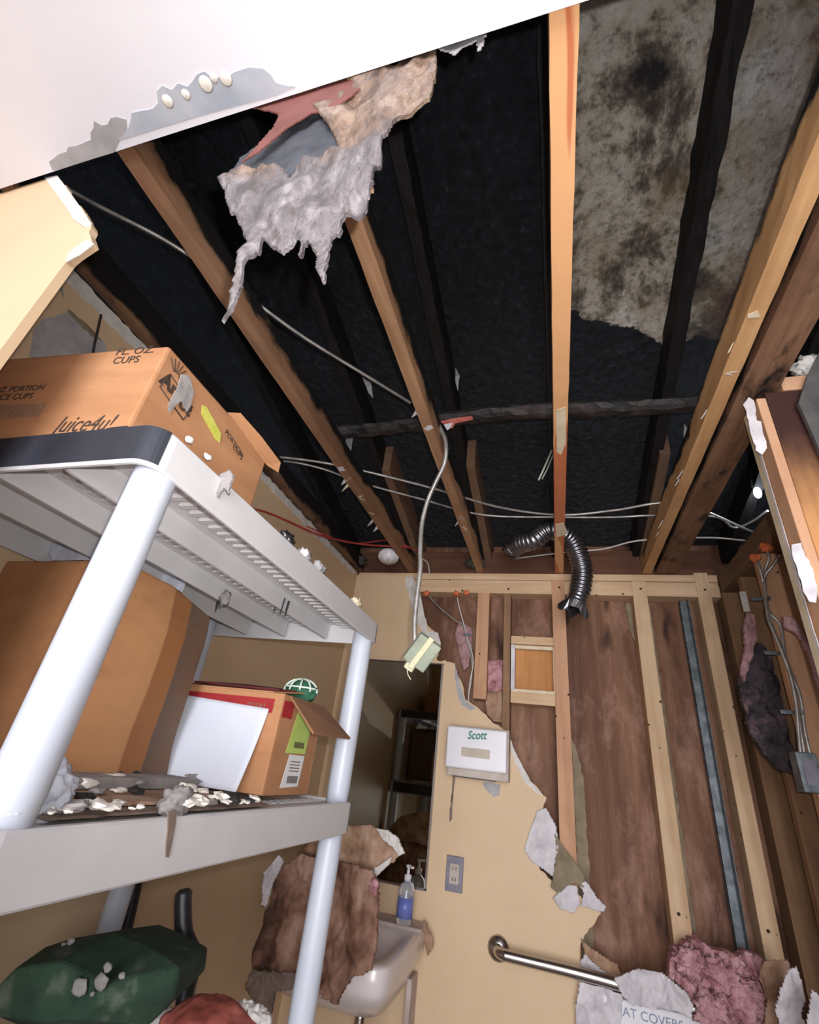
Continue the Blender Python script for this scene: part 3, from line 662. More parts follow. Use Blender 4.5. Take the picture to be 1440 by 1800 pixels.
# near post with drywall paper left on its edge
px0, px1 = .535, .640; pyf, pyb = 1.125, 1.207
post = thing('door_post', ((px0 + px1) / 2, (pyf + pyb) / 2, 0), 'near orange door post at right, scorched dark brown at its top', 'post')
MB().box(px0 + .022, px1, pyf, pyb, 0.01, H + .972).build('timber', 'post_wood', post, bevel=.003)
MB().box(px0, px0 + .0215, pyf + .001, pyb, 0.01, H + .955).build('side_board', 'stud_pink', post, bevel=.002, label='pale narrow board on the left')
MB().slab([(px0 - .001, a, b_) for a, b_ in jag([(pyf + .052, 0.3), (pyb, .3), (pyb, H + .955), (pyf + .055, H + .955)], .003, .02, 3, keep=(0, 1, 2))], (-.004, 0, 0)).build('edge_strip', 'trim_cream', post)
def on_post(name, pts, mt, seed):
    MB().slab([(a, pyf - .0022, b_) for a, b_ in jag(flat(pts, pyf), .004, .010, seed)], (0, .002, 0)).build(name, mt, post)
on_post('paper_remnant', ((1316, 699), (1325, 705), (1330, 740), (1338, 742), (1342, 765), (1348, 788), (1340, 800), (1328, 792), (1322, 770), (1316, 740), (1306, 712)), 'torn_white', 1)
on_post('paper_remnant', ((1391, 958), (1408, 955), (1415, 978), (1428, 1000), (1436, 1030), (1434, 1060), (1422, 1058), (1410, 1030), (1395, 985)), 'torn_white', 2)
MB().slab([(px0 - .0055, a, b_) for a, b_ in jag([(pyf + .045, 0.3), (pyf + .052, .3), (pyf + .056, H + .93), (pyf + .046, H + .93)], .002, .02, 6)], (.001, 0, 0)).build('gypsum_line', 'torn_white', post)
# header stub at the head of that post
MB().box(.600, .98, 1.125, 1.165, H + .975, H + 1.02).build('header_stub', 'stud_pink', label='short light timber crossing just above the near orange post', cat='timber', bevel=.002)
# grey panel beyond the post
gp = flat(((1404, 708), (1420, 660), (1470, 560), (1700, 640), (1700, 1400), (1500, 915), (1445, 800), (1418, 738)), 1.10)
MB().slab([(a, 1.10, b_) for a, b_ in gp], (0, .012, 0)).build('wall_panel', 'dark_panel', label='dark grey board against the right side of the near orange post', cat='board')
MB().blob(W(1424, 645, Y=1.14), .035, .03, .03, 4, .5, 2.5, 4).build('insulation_tuft', 'gypsum', label='pale tuft of insulation above the near orange post', cat='insulation')

# ================================================================ HANGING WET CEILING PAPER
YH = 0.275
hg = thing('hanging_ceiling_paper', (W(600, 300, Y=YH).x, YH, H + .40), 'big sagging clump of wet grey and tan ceiling paper hanging from the white edge', 'debris')
main = [(617, 129), (764, 80), (767, 118), (756, 176), (698, 219), (675, 245), (657, 306), (652, 337), (634, 372), (602, 366), (594, 407), (579, 407), (568, 493), (556, 465), (553, 436), (542, 424), (524, 456), (533, 424), (519, 415),
        (490, 430), (461, 415), (441, 450), (417, 508), (397, 566), (391, 563), (409, 508), (423, 450), (435, 424), (417, 378), (406, 372), (397, 337), (389, 320), (409, 291), (450, 288), (496, 291), (504, 308), (516, 282), (565, 268), (594, 248), (582, 222), (553, 187), (594, 173)]
MB().relief(flat(main, YH - .008), YH - .008, .0028, .016, 17, 3, .005, fine=.10, top=(H + .80, .2635)).build('wet_sheet', 'wet_pulp', hg)
red = [(441, 187), (496, 167), (617, 129), (650, 118), (640, 150), (600, 180), (590, 195), (550, 196), (504, 225), (458, 262), (423, 285), (481, 222), (490, 199), (467, 193)]
MB().relief(flat(red, YH - .009), YH - .0085, .003, .001, 14, 5, .002).build('red_paper', 'red_paper', hg, label='reddish-brown strip of paper')
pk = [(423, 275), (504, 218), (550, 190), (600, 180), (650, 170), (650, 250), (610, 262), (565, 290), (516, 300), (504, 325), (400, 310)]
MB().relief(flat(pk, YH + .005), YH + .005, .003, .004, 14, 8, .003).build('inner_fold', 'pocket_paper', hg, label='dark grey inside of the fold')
fr = [(600, 330), (640, 300), (655, 330), (636, 375), (600, 372), (592, 410), (575, 400), (562, 470), (553, 430), (548, 400), (570, 350)]
MB().relief(flat(fr, YH + .035), YH + .03, .004, .012, 20, 12, .004).build('torn_fringe', 'brown_paper', hg)
MB().relief(flat([(770, 75), (858, 48), (852, 78), (842, 98), (838, 75), (820, 85), (800, 100), (775, 92)], YH), YH - .004, .003, .004, 20, 2, .002).build('paper_strip', 'grey_paper', label='small grey torn strip hanging from the white ceiling edge, right of the wet clump', cat='debris')

# ================================================================ DECK PATCH
q = W(920, 418, Z=1.62 - .225 * .88 + .135); 
pt = []
for k in range(18):
    a = 2 * PI * k / 18; r = (.050 if k % 2 else .036) * (1 + .25 * noise.noise(Vector((k, 3, 1))))
    y = q.y + r * math.sin(a) * 1.0; pt.append((q.x + r * 1.05 * math.cos(a), y, deck_z(y) - .009))
MB().slab(pt, (0, 0, .002)).build('bare_patch', 'patch_bright', label='star-shaped pale grey-green bare patch on the black roof deck', cat='patch')

# ================================================================ CABLES, CONDUIT, DUCT
CJ = .98 + JH + .008
def cable(name, pts, r, mt, label, cat='cable', group=None, arm=True, parent=None, pitch=.008):
    m = armoured(pts, r, pitch) if arm else MB().tube(smooth_path(pts, 10), r, 8)
    return m.build(name, mt, parent, label=label, cat=cat, group=group)
cable('armoured_cable', PX(((95, 318), (170, 360), (300, 428), (420, 510), (530, 590), (640, 658), (722, 708)), Z=CJ), .0055, 'conduit', 'straight armoured cable crossing above the joists from upper left to the tan joist', group='cables over the joists', pitch=.007)
cable('armoured_cable', PX(((440, 806), (480, 803), (560, 812), (640, 828), (760, 858), (880, 892), (985, 905), (1080, 897), (1165, 884), (1230, 895), (1300, 925), (1345, 945)), Z=CJ), .006, 'conduit', 'upper of the two long armoured cables drooping across the back of the joists', group='cables over the joists')
cable('armoured_cable', PX(((440, 826), (490, 811), (560, 822), (640, 850), (740, 877), (850, 905), (985, 909), (1080, 909), (1150, 906), (1255, 908), (1290, 927), (1320, 918), (1350, 898)), Z=CJ + .014), .0055, 'conduit', 'lower of the two long armoured cables drooping across the back of the joists', group='cables over the joists')
cable('thin_cable', PX(((880, 985), (985, 972), (1060, 965), (1125, 950), (1240, 945), (1310, 950)), Z=1.07), .004, 'white_cable', 'thin pale wire below the two armoured cables near the silver duct', arm=False)
cable('thin_cable', PX(((742, 982), (752, 990), (756, 1012)), Y=2.40), .003, 'white_cable', 'short bent white wire above the plate near the hanging cable', arm=False)
cable('red_cable', [W(440, 893, X=-1.07), W(480, 905, X=-1.05), W(560, 940, X=-.98), W(600, 950, Y=1.85), W(650, 958, Y=2.0), W(725, 962, Y=2.15)], .0045, 'red_cable', 'red wire sagging over the left wall towards the smoke detector', arm=False)
cable('red_cable', [W(540, 925, Y=1.7), W(590, 948, Y=1.86), W(630, 955, Y=2.0), W(690, 950, Y=2.12), W(735, 970, Y=2.2)], .0035, 'red_cable', 'second red wire twisted beside the first above the smoke detector', arm=False)
# cable that drops to the loose junction box
YC = 1.32
dc = thing('dropped_cable', (W(728, 1120, Y=YC).x, YC, W(728, 1120, Y=YC).z), 'armoured cable hanging from the tan joist down to a loose junction box', 'cable')
cp = [W(771, 748, Y=1.24), W(783, 775, Y=1.25), W(782, 812, Y=1.27), W(765, 850, Y=1.29), W(752, 880, Y=1.31), W(742, 920, Y=YC), W(739, 965, Y=YC), W(739, 1000, Y=YC), W(733, 1050, Y=YC), W(729, 1095, Y=YC), W(730, 1135, Y=YC)]
armoured(cp, .0085, .010, 10).build('armour', 'conduit', dc)
jb = thing('junction_box', W(742, 1175, Y=YC), 'loose grey-green electrical box dangling at the end of the hanging armoured cable', 'electrical box')
c0 = W(742, 1146, Y=YC)
a1 = (cr * .80 - cu * .60); a2 = (cr * .52 + cu * .85); a1.normalize(); a2 = (a2 - a1 * a2.dot(a1)).normalized(); a3 = a2.cross(a1)
m = MB(); m.obox(c0, a1 * .036, a2 * .044, a3 * .016); m.build('box_body', 'box_green_grey', jb, bevel=.004)
m = MB(); m.obox(c0 - a3 * .018 - a1 * .004, a1 * .008, a2 * .052, a3 * .004); m.build('cover_strap', 'yellowed', jb, bevel=.002)
m = MB(); m.obox(c0 - a2 * .052 - a1 * .004, a1 * .014, a2 * .012, a3 * .010); m.build('connector', 'yellowed', jb, bevel=.003)
cw = W(722, 1170, Y=YC)
MB().tube(smooth_path([W(716, 1172, Y=YC), W(717, 1185, Y=YC), W(722, 1194, Y=YC - .01)], 6), .0015, 6).build('loose_wire', 'yellowed', jb)
# flexible duct
dp = [W(898, 972, Y=2.18), W(903, 962, Y=2.16), W(915, 955, Y=2.12), W(940, 948, Y=2.08), W(962, 932, Y=2.06), W(985, 935, Y=2.08), W(1005, 950, Y=2.12), W(1018, 978, Y=2.16), W(1024, 1005, Y=2.18), W(1020, 1035, Y=2.19), W(1012, 1060, Y=2.19)]
dd = thing('flexible_duct', W(1010, 1070, Y=2.19), 'silver corrugated foil duct bent over the middle joist with a torn end', 'duct')
p = resample(smooth_path(dp, 24), .0048); cnt = [0]
def rf(L, t):
    cnt[0] += 1; return (.050, .0475, .044, .0475)[cnt[0] % 4] * (1 if t < .9 else 1 - .12 * math.sin((t - .9) * 10 * PI))
MB().tube(p, .05, 28, caps=False, rfun=rf).build('hose', 'foil', dd).modifiers.new('t', 'SOLIDIFY').thickness = .001
q0 = p[-1]; tdir = (p[-1] - p[-4]).normalized(); u_ = tdir.orthogonal().normalized(); v_ = tdir.cross(u_)
m = MB(); ra = []; rb = []
for k in range(28):
    a = 2 * PI * k / 28; d = u_ * math.cos(a) + v_ * math.sin(a); l = .03 + .035 * max(0, math.sin(3 * a + 1)) + .012 * noise.noise(Vector((k, 0, 0)))
    ra.append(m.bm.verts.new(q0 + d * .049)); rb.append(m.bm.verts.new(q0 + d * (.052 + .02 * math.sin(2 * a)) + tdir * l))
for k in range(28): m.bm.faces.new((ra[k], ra[(k + 1) % 28], rb[(k + 1) % 28], rb[k]))
m.build('torn_collar', 'foil', dd).modifiers.new('t', 'SOLIDIFY').thickness = .001
# smoke detector
sd = thing('smoke_detector', W(683, 990, Y=2.19), 'white round smoke detector hanging beside the brown joist', 'smoke detector')
c0 = W(683, 979, Y=2.19); ax = Vector((.15, -.35, -.9))
MB().lathe(c0, [(.050, -.018), (.056, -.010), (.056, 0), (.052, .006), (.034, .010), (.032, .018), (.012, .022), (0, .022)], ax, 36).build('housing', 'white_plastic', sd)
MB().lathe(c0 + ax.normalized() * .022, [(.008, 0), (.006, .004), (0, .005)], ax, 16).build('lamp_button', 'dusty_plastic', sd)
# clumps of soot-covered wool on the plate
for (x, y, r, lb) in ((835, 990, .05, 'grey sooty wool wad on the plate left of the tan joist end'), (628, 985, .055, 'grey sooty wool wad in the left back corner on the plate')):
    MB().blob(W(x, y, Y=2.36), r, .035, r * .5, 4, .5, 2.5, x).build('wool_wad', 'sooty', label=lb, cat='insulation')
# slivers hanging off the deck and joists
for i, (pp, Y, lb) in enumerate((
    (((637, 663), (652, 672), (656, 700), (648, 690)), 1.25, 'thin grey paper sliver hanging in the dark left of the tan joist'),
    (((800, 645), (808, 660), (805, 688), (801, 672)), 1.3, 'pale sliver hanging from the black rafter right of the tan joist'),
    (((1203, 745), (1212, 755), (1208, 790), (1202, 775)), 1.45, 'grey sliver hanging left of the yellowish joist'),
    (((720, 603), (728, 612), (726, 628), (722, 618)), 1.1, 'small pale splinter hanging beside the tan joist'),
    (((608, 760), (622, 762), (615, 800), (606, 812)), 1.45, 'bluish paper scrap clinging behind the leftmost joist'))):
    MB().relief(flat(pp, Y), Y, .002, .004, 30, i, .0015).build('paper_sliver', 'grey_paper', label=lb, cat='paper')
pl = thing('plastic_strip', W(950, 843, Y=1.5), 'thin pale plastic strip dangling left of the orange middle joist', 'strip')
MB().tube([W(970, 792, Y=1.5), W(958, 820, Y=1.5), W(947, 844, Y=1.5)], .004, 6).build('strip', 'box_green_grey', pl)
MB().tube([W(974, 796, Y=1.51), W(962, 825, Y=1.51), W(953, 842, Y=1.51)], .0025, 6).build('strip', 'box_green_grey', pl)
# work lamp glimpsed beyond the right wall
wl = thing('work_lamp', (.83, 1.96, H + 1.12), 'glaring white work lamp seen through the gap left of the near post', 'lamp')
lc = W(1332, 866, Y=1.96)
wl.location = lc
MB().blob(lc, .014, .014, .026, 3, 0, 1).build('bulb', 'lamp_glow', wl)
MB().lathe(lc + Vector((0, 0, .026)), [(.014, 0), (.016, .01), (.014, .04), (.006, .045)], (0, 0, 1), 16).build('socket', 'dark_panel', wl)
MB().tube([lc + Vector((0, 0, .07)), lc + Vector((.0, .01, .12)), Vector((lc.x, lc.y, deck_z(lc.y) - .004))], .003, 6).build('cord', 'dark_slot', wl)
# foam-sealed holes with cables, back wall
for i, (x, y) in enumerate(((750, 1043), (803, 1043), (820, 1042))):
    MB().blob(W(x, y, Y=2.42), .018, .016, .015, 3, .4, 2, i).build('foam_seal', 'orange_foam', label=['orange foam blob under the back plate nearest the hanging cable', 'middle orange foam blob under the back plate', 'orange foam blob under the back plate nearest the short stud'][i], cat='foam', group='foam seals under the plate')
cable('thin_cable', PX(((752, 1046), (775, 1070), (800, 1090), (815, 1102), (822, 1130), (830, 1165), (828, 1200), (822, 1236)), Y=2.45), .004, 'conduit', 'thin grey wire slanting from the leftmost foam blob down to the pink insulation', arm=False)
cable('thin_cable', PX(((804, 1050), (808, 1070), (815, 1095), (821, 1120), (832, 1160), (826, 1200), (823, 1236)), Y=2.44), .0035, 'white_cable', 'pale wire falling from the middle foam blob behind a metal strap', arm=False)
MB().obox(W(822, 1115, Y=2.43), (.022, 0, 0), (0, .002, 0), (0, 0, .005)).build('cable_strap', 'galvanised', label='small metal strap holding wires left of the short stud', cat='strap')
MB().relief(flat([(806, 1092), (820, 1098), (830, 1105), (830, 1140), (824, 1172), (816, 1180), (808, 1150), (801, 1120)], 2.47), 2.465, .004, .012, 26, 7, .012).build('pink_insulation', 'pink_pale', label='ragged pink insulation strip behind the thin wires left of the short stud', cat='insulation', group='insulation tufts')
MB().relief(flat([(858, 1162), (884, 1160), (884, 1212), (872, 1218), (856, 1214)], 2.47), 2.462, .004, .014, 26, 9, .02).build('pink_insulation', 'pink_wool', label='pink insulation tuft between the short stud and the narrow brown stud', cat='insulation', group='insulation tufts')
scrap('torn_board', ((853, 1216), (882, 1214), (884, 1270), (868, 1268), (856, 1255)), 2.455, 'brown_paper', th=.01, label='brown torn board end above the paper dispenser', cat='debris')

# ---- right wall cables
YS = 1.945
paths = [((1345, 958), (1352, 980), (1345, 1005), (1346, 1050), (1352, 1075), (1372, 1100), (1380, 1150), (1396, 1195), (1408, 1230), (1416, 1290), (1430, 1345)),
         ((1328, 978), (1336, 1000), (1343, 1030), (1348, 1060), (1358, 1100), (1372, 1135), (1384, 1165), (1396, 1210), (1404, 1260), (1410, 1300), (1416, 1335)),
         ((1372, 975), (1358, 995), (1344, 1015), (1346, 1045), (1350, 1085), (1362, 1115), (1376, 1150), (1390, 1190), (1400, 1240), (1404, 1290), (1408, 1330))]
for i, pp in enumerate(paths):
    cable('armoured_cable', [W(x, y, Y=(1.885 if k_ == 0 else 1.92 if k_ == 1 else YS) - .008 * i) for k_, (x, y) in enumerate(pp)], .0062, 'conduit', ['armoured cable on the right wall stud rising to the larger orange foam blob', 'armoured cable on the right wall stud rising to the smaller orange foam blob', 'armoured cable on the right wall stud bending right behind the near post'][i], group='cables on the right wall stud', pitch=.009)
for i, (x, y, r) in enumerate(((1346, 962, .020), (1328, 980, .017))):
    MB().blob(W(x, y, Y=1.88), r, .016, r * .85, 4, .5, 2, i + 5).build('foam_seal', 'orange_foam', label=['larger orange foam blob under the right wall plate', 'smaller orange foam blob just left of the larger one on the right wall plate'][i], cat='foam', group='foam seals on the right wall')
for i, (x, y) in enumerate(((1335, 1053), (1359, 1148), (1388, 1252))):
    c0 = W(x, y, Y=1.955); m = MB(); m.obox(c0, (.026, 0, 0), (0, .0015, 0), (0, 0, .006)); m.obox(c0 + Vector((.028, -.008, 0)), (.004, 0, 0), (0, .010, 0), (0, 0, .006))
    m.build('cable_strap', 'galvanised', label=['topmost metal strap on the right wall cables', 'middle metal strap on the right wall cables', 'lowest metal strap on the right wall cables'][i], cat='strap', group='straps on the right wall stud')
eb = thing('outlet_box', W(1425, 1390, Y=1.94), 'galvanised electrical box at the foot of the right wall cables', 'electrical box')
q = W(1408, 1392, Y=1.93)
m = MB(); m.box(q.x, q.x + .055, 1.90, 1.955, q.z, q.z + .11); m.build('box_body', 'galvanised', eb, bevel=.003)
m = MB(); m.box(q.x + .012, q.x + .045, 1.897, 1.90, q.z + .02, q.z + .09); m.build('cover', 'grey_cover', eb)
# blackened insulation between right wall studs
MB().relief([(x, z) for x, z in flat([(1305, 1170), (1318, 1140), (1330, 1130), (1352, 1150), (1365, 1200), (1385, 1290), (1398, 1340), (1396, 1362), (1370, 1355), (1345, 1330), (1318, 1290), (1302, 1240), (1298, 1195)], 2.17)], 2.15, .0045, .03, 20, 4, .03).build('burnt_insulation', 'dark_wool', label='soot-blackened insulation batt hanging between right wall studs', cat='insulation')
MB().relief(flat([(1310, 1080), (1325, 1082), (1330, 1115), (1322, 1150), (1312, 1180), (1304, 1200), (1298, 1185), (1308, 1140), (1306, 1105)], 2.15), 2.13, .004, .016, 26, 5, .02).build('pink_insulation', 'pink_pale', label='pink insulation rope above the soot-blackened batt on the right wall', cat='insulation', group='insulation tufts')
MB().relief(flat([(1372, 1085), (1390, 1088), (1405, 1110), (1422, 1140), (1438, 1190), (1445, 1230), (1434, 1210), (1415, 1150), (1398, 1120), (1378, 1105)], 1.80), 1.78, .004, .012, 26, 6, .012).build('pink_insulation', 'pink_pale', label='pink insulation wisp beside the near orange post', cat='insulation', group='insulation tufts')
MB().box(W(1301, 1045, Y=2.19).x, W(1312, 1045, Y=2.19).x, 2.185, 2.197, W(1305, 1075, Y=2.19).z, W(1305, 1040, Y=2.19).z).build('wood_block', 'gypsum', label='small pale block in the corner above the pink insulation rope', cat='block', bevel=.002)

# ================================================================ BACK WALL FIXTURES
mi = thing('wall_mirror', (-.75, 2.39, H - .435), 'tall frameless dusty mirror on the back wall reflecting the shelves', 'mirror')
MB().box(-.98, -.538, 2.388, 2.394, H - .432, H + .468).build('glass', 'mirror_glass', mi)
m = MB(); m.box(-.540, -.532, 2.384, 2.399, H - .436, H + .472); m.box(-.98, -.532, 2.384, 2.399, H - .440, H - .432); m.build('edge_trim', 'steel', mi)
m = MB(); m.box(-.98, -.532, 2.386, 2.399, H + .468, H + .474); m.build('top_clip', 'dark_slot', mi)
# outlet
oq = W(799, 1536, Y=2.393)
ot = thing('wall_outlet', (oq.x, 2.395, oq.z - .06), 'grey dusty electrical outlet plate between mirror and grab bar', 'outlet')
MB().box(oq.x - .036, oq.x + .036, 2.389, 2.399, oq.z - .060, oq.z + .060).build('cover_plate', 'grey_cover', ot, bevel=.003)
m = MB(); m.box(oq.x - .019, oq.x + .019, 2.386, 2.389, oq.z - .034, oq.z + .034); rc = m.build('receptacle', 'dusty_plastic', ot, bevel=.001)
m = MB()
for s in (-1, 1):
    m.box(oq.x - .008, oq.x - .005, 2.3848, 2.386, oq.z + s * .018 - .006, oq.z + s * .018 + .006); m.box(oq.x + .005, oq.x + .008, 2.3848, 2.386, oq.z + s * .018 - .006, oq.z + s * .018 + .006)
m.build('slot', 'dark_slot', rc)
# paper dispenser
D0 = 2.285
a, b_ = W(786, 1276, Y=D0), W(893, 1284, Y=D0); zt = (a.z + b_.z) / 2; zb = (W(783, 1346, Y=D0).z + W(889, 1362, Y=D0).z) / 2
dx0, dx1 = (a.x + W(783, 1346, Y=D0).x) / 2, (b_.x + W(889, 1362, Y=D0).x) / 2
ds = thing('paper_dispenser', ((dx0 + dx1) / 2, 2.34, zb), 'white plastic paper dispenser with green script lettering on the back wall', 'dispenser')
MB().box(dx0, dx1, D0, 2.36, zb, zt).build('front_cover', 'white_plastic', ds, bevel=.008, seg=4)
MB().box(dx0 + .004, dx1 + .006, 2.315, 2.399, zb - .030, zt + .006).build('back_housing', 'dusty_plastic', ds, bevel=.004)
wz = (W(837, 1313, Y=D0).z + W(837, 1333, Y=D0).z) / 2; wx = W(836, 1322, Y=D0).x
MB().box(wx - .062, wx + .062, D0 - .001, D0 + .004, wz - .020, wz + .016).build('sight_window', 'window_tan', ds, bevel=.001)
MB().box(dx0 + .03, dx1 - .05, 2.325, 2.37, zb - .034, zb - .029).build('paper_slot', 'dark_slot', ds)
text('lettering', 'Scott', .046, (W(838, 1293, Y=D0).x, D0 - .0012, W(838, 1293, Y=D0).z), (1, 0, .08), (0, 0, 1), 'scott_green', ds, shear=.3, xs=.85, bold=.0012)
# grab bar
gb = thing('grab_bar', (.13, 2.34, H - .60), 'stainless steel grab bar running right from its round flange on the beige wall', 'grab bar')
fc = W(876, 1668, Y=2.39)
MB().lathe((fc.x, 2.399, fc.z), [(.041, 0), (.041, .004), (.036, .010), (.022, .016), (.018, .018)], (0, -1, 0), 36).build('flange', 'steel', gb)
e = W(1245, 1782, Y=2.33)
zb_ = (fc.z + e.z) / 2
MB().tube(smooth_path([(fc.x, 2.386, fc.z), (fc.x + .004, 2.355, fc.z), (fc.x + .025, 2.336, fc.z), (fc.x + .07, 2.333, fc.z), (.15, 2.333, fc.z - .004), (e.x, 2.333, e.z)], 8), .0185, 20).build('rail', 'steel', gb)
# toilet seat cover dispenser, front label readable
tx0, tx1 = W(1040, 1790, Y=2.36).x, W(1248, 1790, Y=2.36).x
sc_ = thing('seat_cover_dispenser', ((tx0 + tx1) / 2, 2.36, H - .95), 'white seat cover dispenser below the grab bar, buried in torn paper', 'dispenser')
ztop = H - .615
MB().box(tx0 + .04, tx1, 2.355, 2.398, H - .95, ztop).build('box_body', 'white_plastic', sc_, bevel=.006)
text('lettering', 'SEAT COVERS', .034, (W(1138, 1790, Y=2.354).x, 2.3535, W(1150, 1792, Y=2.354).z), (1, 0, 0), (0, 0, 1), 'blue_ink', sc_, xs=1.05)
# torn paper flaps
def flap(px, Y, mt, lb, amp=.012, seed=1, th=.003, step=.004, freq=16, group='torn drywall paper flaps on the back wall'):
    return MB().relief(flat(px, Y), Y, step, amp, freq, seed, th).build('paper_flap', mt, label=lb, cat='torn paper', group=group)
flap([(945, 1425), (960, 1420), (978, 1452), (984, 1500), (975, 1520), (978, 1545), (955, 1528), (935, 1515), (922, 1495), (930, 1465)], 2.385, 'torn_white', 'white torn paper flap low on the drywall edge, left of the olive one', .008, 3)
flap([(975, 1465), (1000, 1500), (1028, 1540), (1026, 1560), (1010, 1552), (1000, 1565), (985, 1572), (968, 1560), (975, 1530), (978, 1490)], 2.378, 'olive_paper', 'olive-brown paper flap curling in front of the drywall edge', .010, 5)
flap([(985, 1568), (1000, 1555), (1014, 1558), (1020, 1590), (1008, 1605), (985, 1597), (972, 1580)], 2.374, 'torn_white', 'white paper flap pointing down under the olive one', .006, 6)
flap([(1018, 1553), (1030, 1548), (1050, 1578), (1066, 1594), (1062, 1603), (1045, 1600), (1022, 1592), (1026, 1570)], 2.380, 'torn_white', 'white pointed paper flap farthest right on the drywall edge', .006, 7)
flap([(1022, 1650), (1040, 1668), (1062, 1682), (1085, 1695), (1095, 1720), (1070, 1712), (1040, 1690), (1028, 1675)], 2.375, 'brown_paper', 'brown torn paper strip just above the grab bar', .008, 8)
flap([(1032, 1672), (1052, 1690), (1078, 1702), (1092, 1722), (1090, 1735), (1055, 1724), (1022, 1714), (1020, 1690)], 2.385, 'torn_white', 'white paper behind the grab bar above its middle', .008, 9)
flap([(1080, 1722), (1100, 1712), (1130, 1704), (1165, 1712), (1185, 1728), (1205, 1742), (1218, 1765), (1215, 1790), (1180, 1778), (1140, 1768), (1112, 1768), (1098, 1755), (1088, 1738)], 2.30, 'torn_white', 'large crumpled white paper draped over the grab bar', .022, 10, .005)
flap([(1020, 1725), (1060, 1735), (1095, 1748), (1092, 1790), (1085, 1830), (1015, 1830), (1012, 1770)], 2.350, 'torn_white', 'dirty white paper hanging below the grab bar at its left half', .016, 11, .005)
# pink insulation heap in the corner
pk = thing('pink_insulation_heap', (.55, 2.42, H - .95), 'large heap of pink fibreglass insulation at the foot of the bare studs', 'insulation')
MB().relief(flat([(1178, 1668), (1200, 1650), (1228, 1648), (1245, 1662), (1280, 1668), (1310, 1668), (1335, 1680), (1345, 1715), (1372, 1770), (1400, 1840), (1250, 1850), (1235, 1790), (1215, 1760), (1195, 1730), (1172, 1715)], 2.36), 2.33, .005, .055, 12, 4, .05, fine=.5).build('batt', 'pink_wool', pk)
for i, (x, y, r) in enumerate(((1215, 1690, .05), (1265, 1715, .06), (1310, 1760, .07), (1260, 1780, .06))):
    MB().blob(W(x, y, Y=2.31), r, .03, r * .8, 4, .55, 3, i + 2).build('wool_tuft', 'pink_wool', pk)
flap([(1385, 1705), (1400, 1700), (1412, 1728), (1418, 1760), (1408, 1782), (1440, 1850), (1390, 1850), (1365, 1780), (1370, 1740)], 2.12, 'torn_white', 'white torn paper at the lower right corner beside the pink heap', .014, 14, .004, group='torn paper in the lower right corner')
flap([(1345, 1690), (1385, 1688), (1395, 1720), (1375, 1760), (1360, 1850), (1340, 1850), (1350, 1760), (1335, 1720)], 2.25, 'brown_paper', 'brown torn paper standing between the pink heap and the white scrap', .016, 15, .004, group='torn paper in the lower right corner')
flap([(1425, 1738), (1445, 1755), (1475, 1800), (1460, 1850), (1415, 1850), (1420, 1790)], 2.0, 'torn_white', 'white paper scrap at the very right edge by the floor', .014, 16, .004, group='torn paper in the lower right corner')

# ================================================================ SINK, SOAP, FALLEN BOARD
SX0, SX1, SY0, SY1, SZ = -.98, -.51, 1.84, 2.395, H - .55
def sink():
    t = thing('wash_basin', ((SX0 + SX1) / 2, 2.13, SZ - .16), 'white wall-hung wash basin under the mirror, dusty and half covered by fallen board', 'sink')
    m = MB(); N = 40
    def rr(hx, hy, cx, cy, z, p=5):
        out = []
        for k in range(N):
            a = 2 * PI * k / N; c, s = math.cos(a), math.sin(a)
            out.append(m.bm.verts.new((cx + hx * abs(c) ** (2 / p) * (1 if c >= 0 else -1), cy + hy * abs(s) ** (2 / p) * (1 if s >= 0 else -1), z)))
        return out
    cx, cy = (SX0 + SX1) / 2, (SY0 + SY1) / 2; hx, hy = (SX1 - SX0) / 2, (SY1 - SY0) / 2
    L = [rr(hx * .42, hy * .4, cx, cy + .05, SZ - .19), rr(hx * .8, hy * .75, cx, cy + .03, SZ - .15), rr(hx * .97, hy * .97, cx, cy, SZ - .08, 8), rr(hx, hy, cx, cy, SZ - .06, 9), rr(hx, hy, cx, cy, SZ - .006, 9), rr(hx * .985, hy * .985, cx, cy, SZ, 9),
         rr(hx * .83, hy * .66, cx, cy - .05, SZ, 4), rr(hx * .78, hy * .62, cx, cy - .05, SZ - .02, 4), rr(hx * .6, hy * .46, cx, cy - .05, SZ - .10, 3), rr(hx * .2, hy * .16, cx, cy - .05, SZ - .13, 2)]
    for a, c in zip(L, L[1:]):
        for k in range(N): m.bm.faces.new((a[k], a[(k + 1) % N], c[(k + 1) % N], c[k])).smooth = True
    m.bm.faces.new(L[0][::-1]); m.bm.faces.new(L[-1]); m.build('bowl', 'porcelain', t)
    MB().box(SX0 + .01, SX1 - .004, 2.28, 2.398, SZ - .002, SZ + .012).build('backsplash', 'porcelain_dusty', t, bevel=.004)
    MB().tube(smooth_path([(-.66, 2.1, SZ - .19), (-.66, 2.1, SZ - .30), (-.66, 2.14, SZ - .36), (-.66, 2.25, SZ - .36), (-.66, 2.39, SZ - .34)], 8), .018, 14).build('drain_pipe', 'steel', t)
    MB().box(-.56, -.54, 2.30, 2.395, SZ - .5, SZ - .14).build('bracket', 'porcelain_dusty', t, bevel=.004)
    return t
sink()
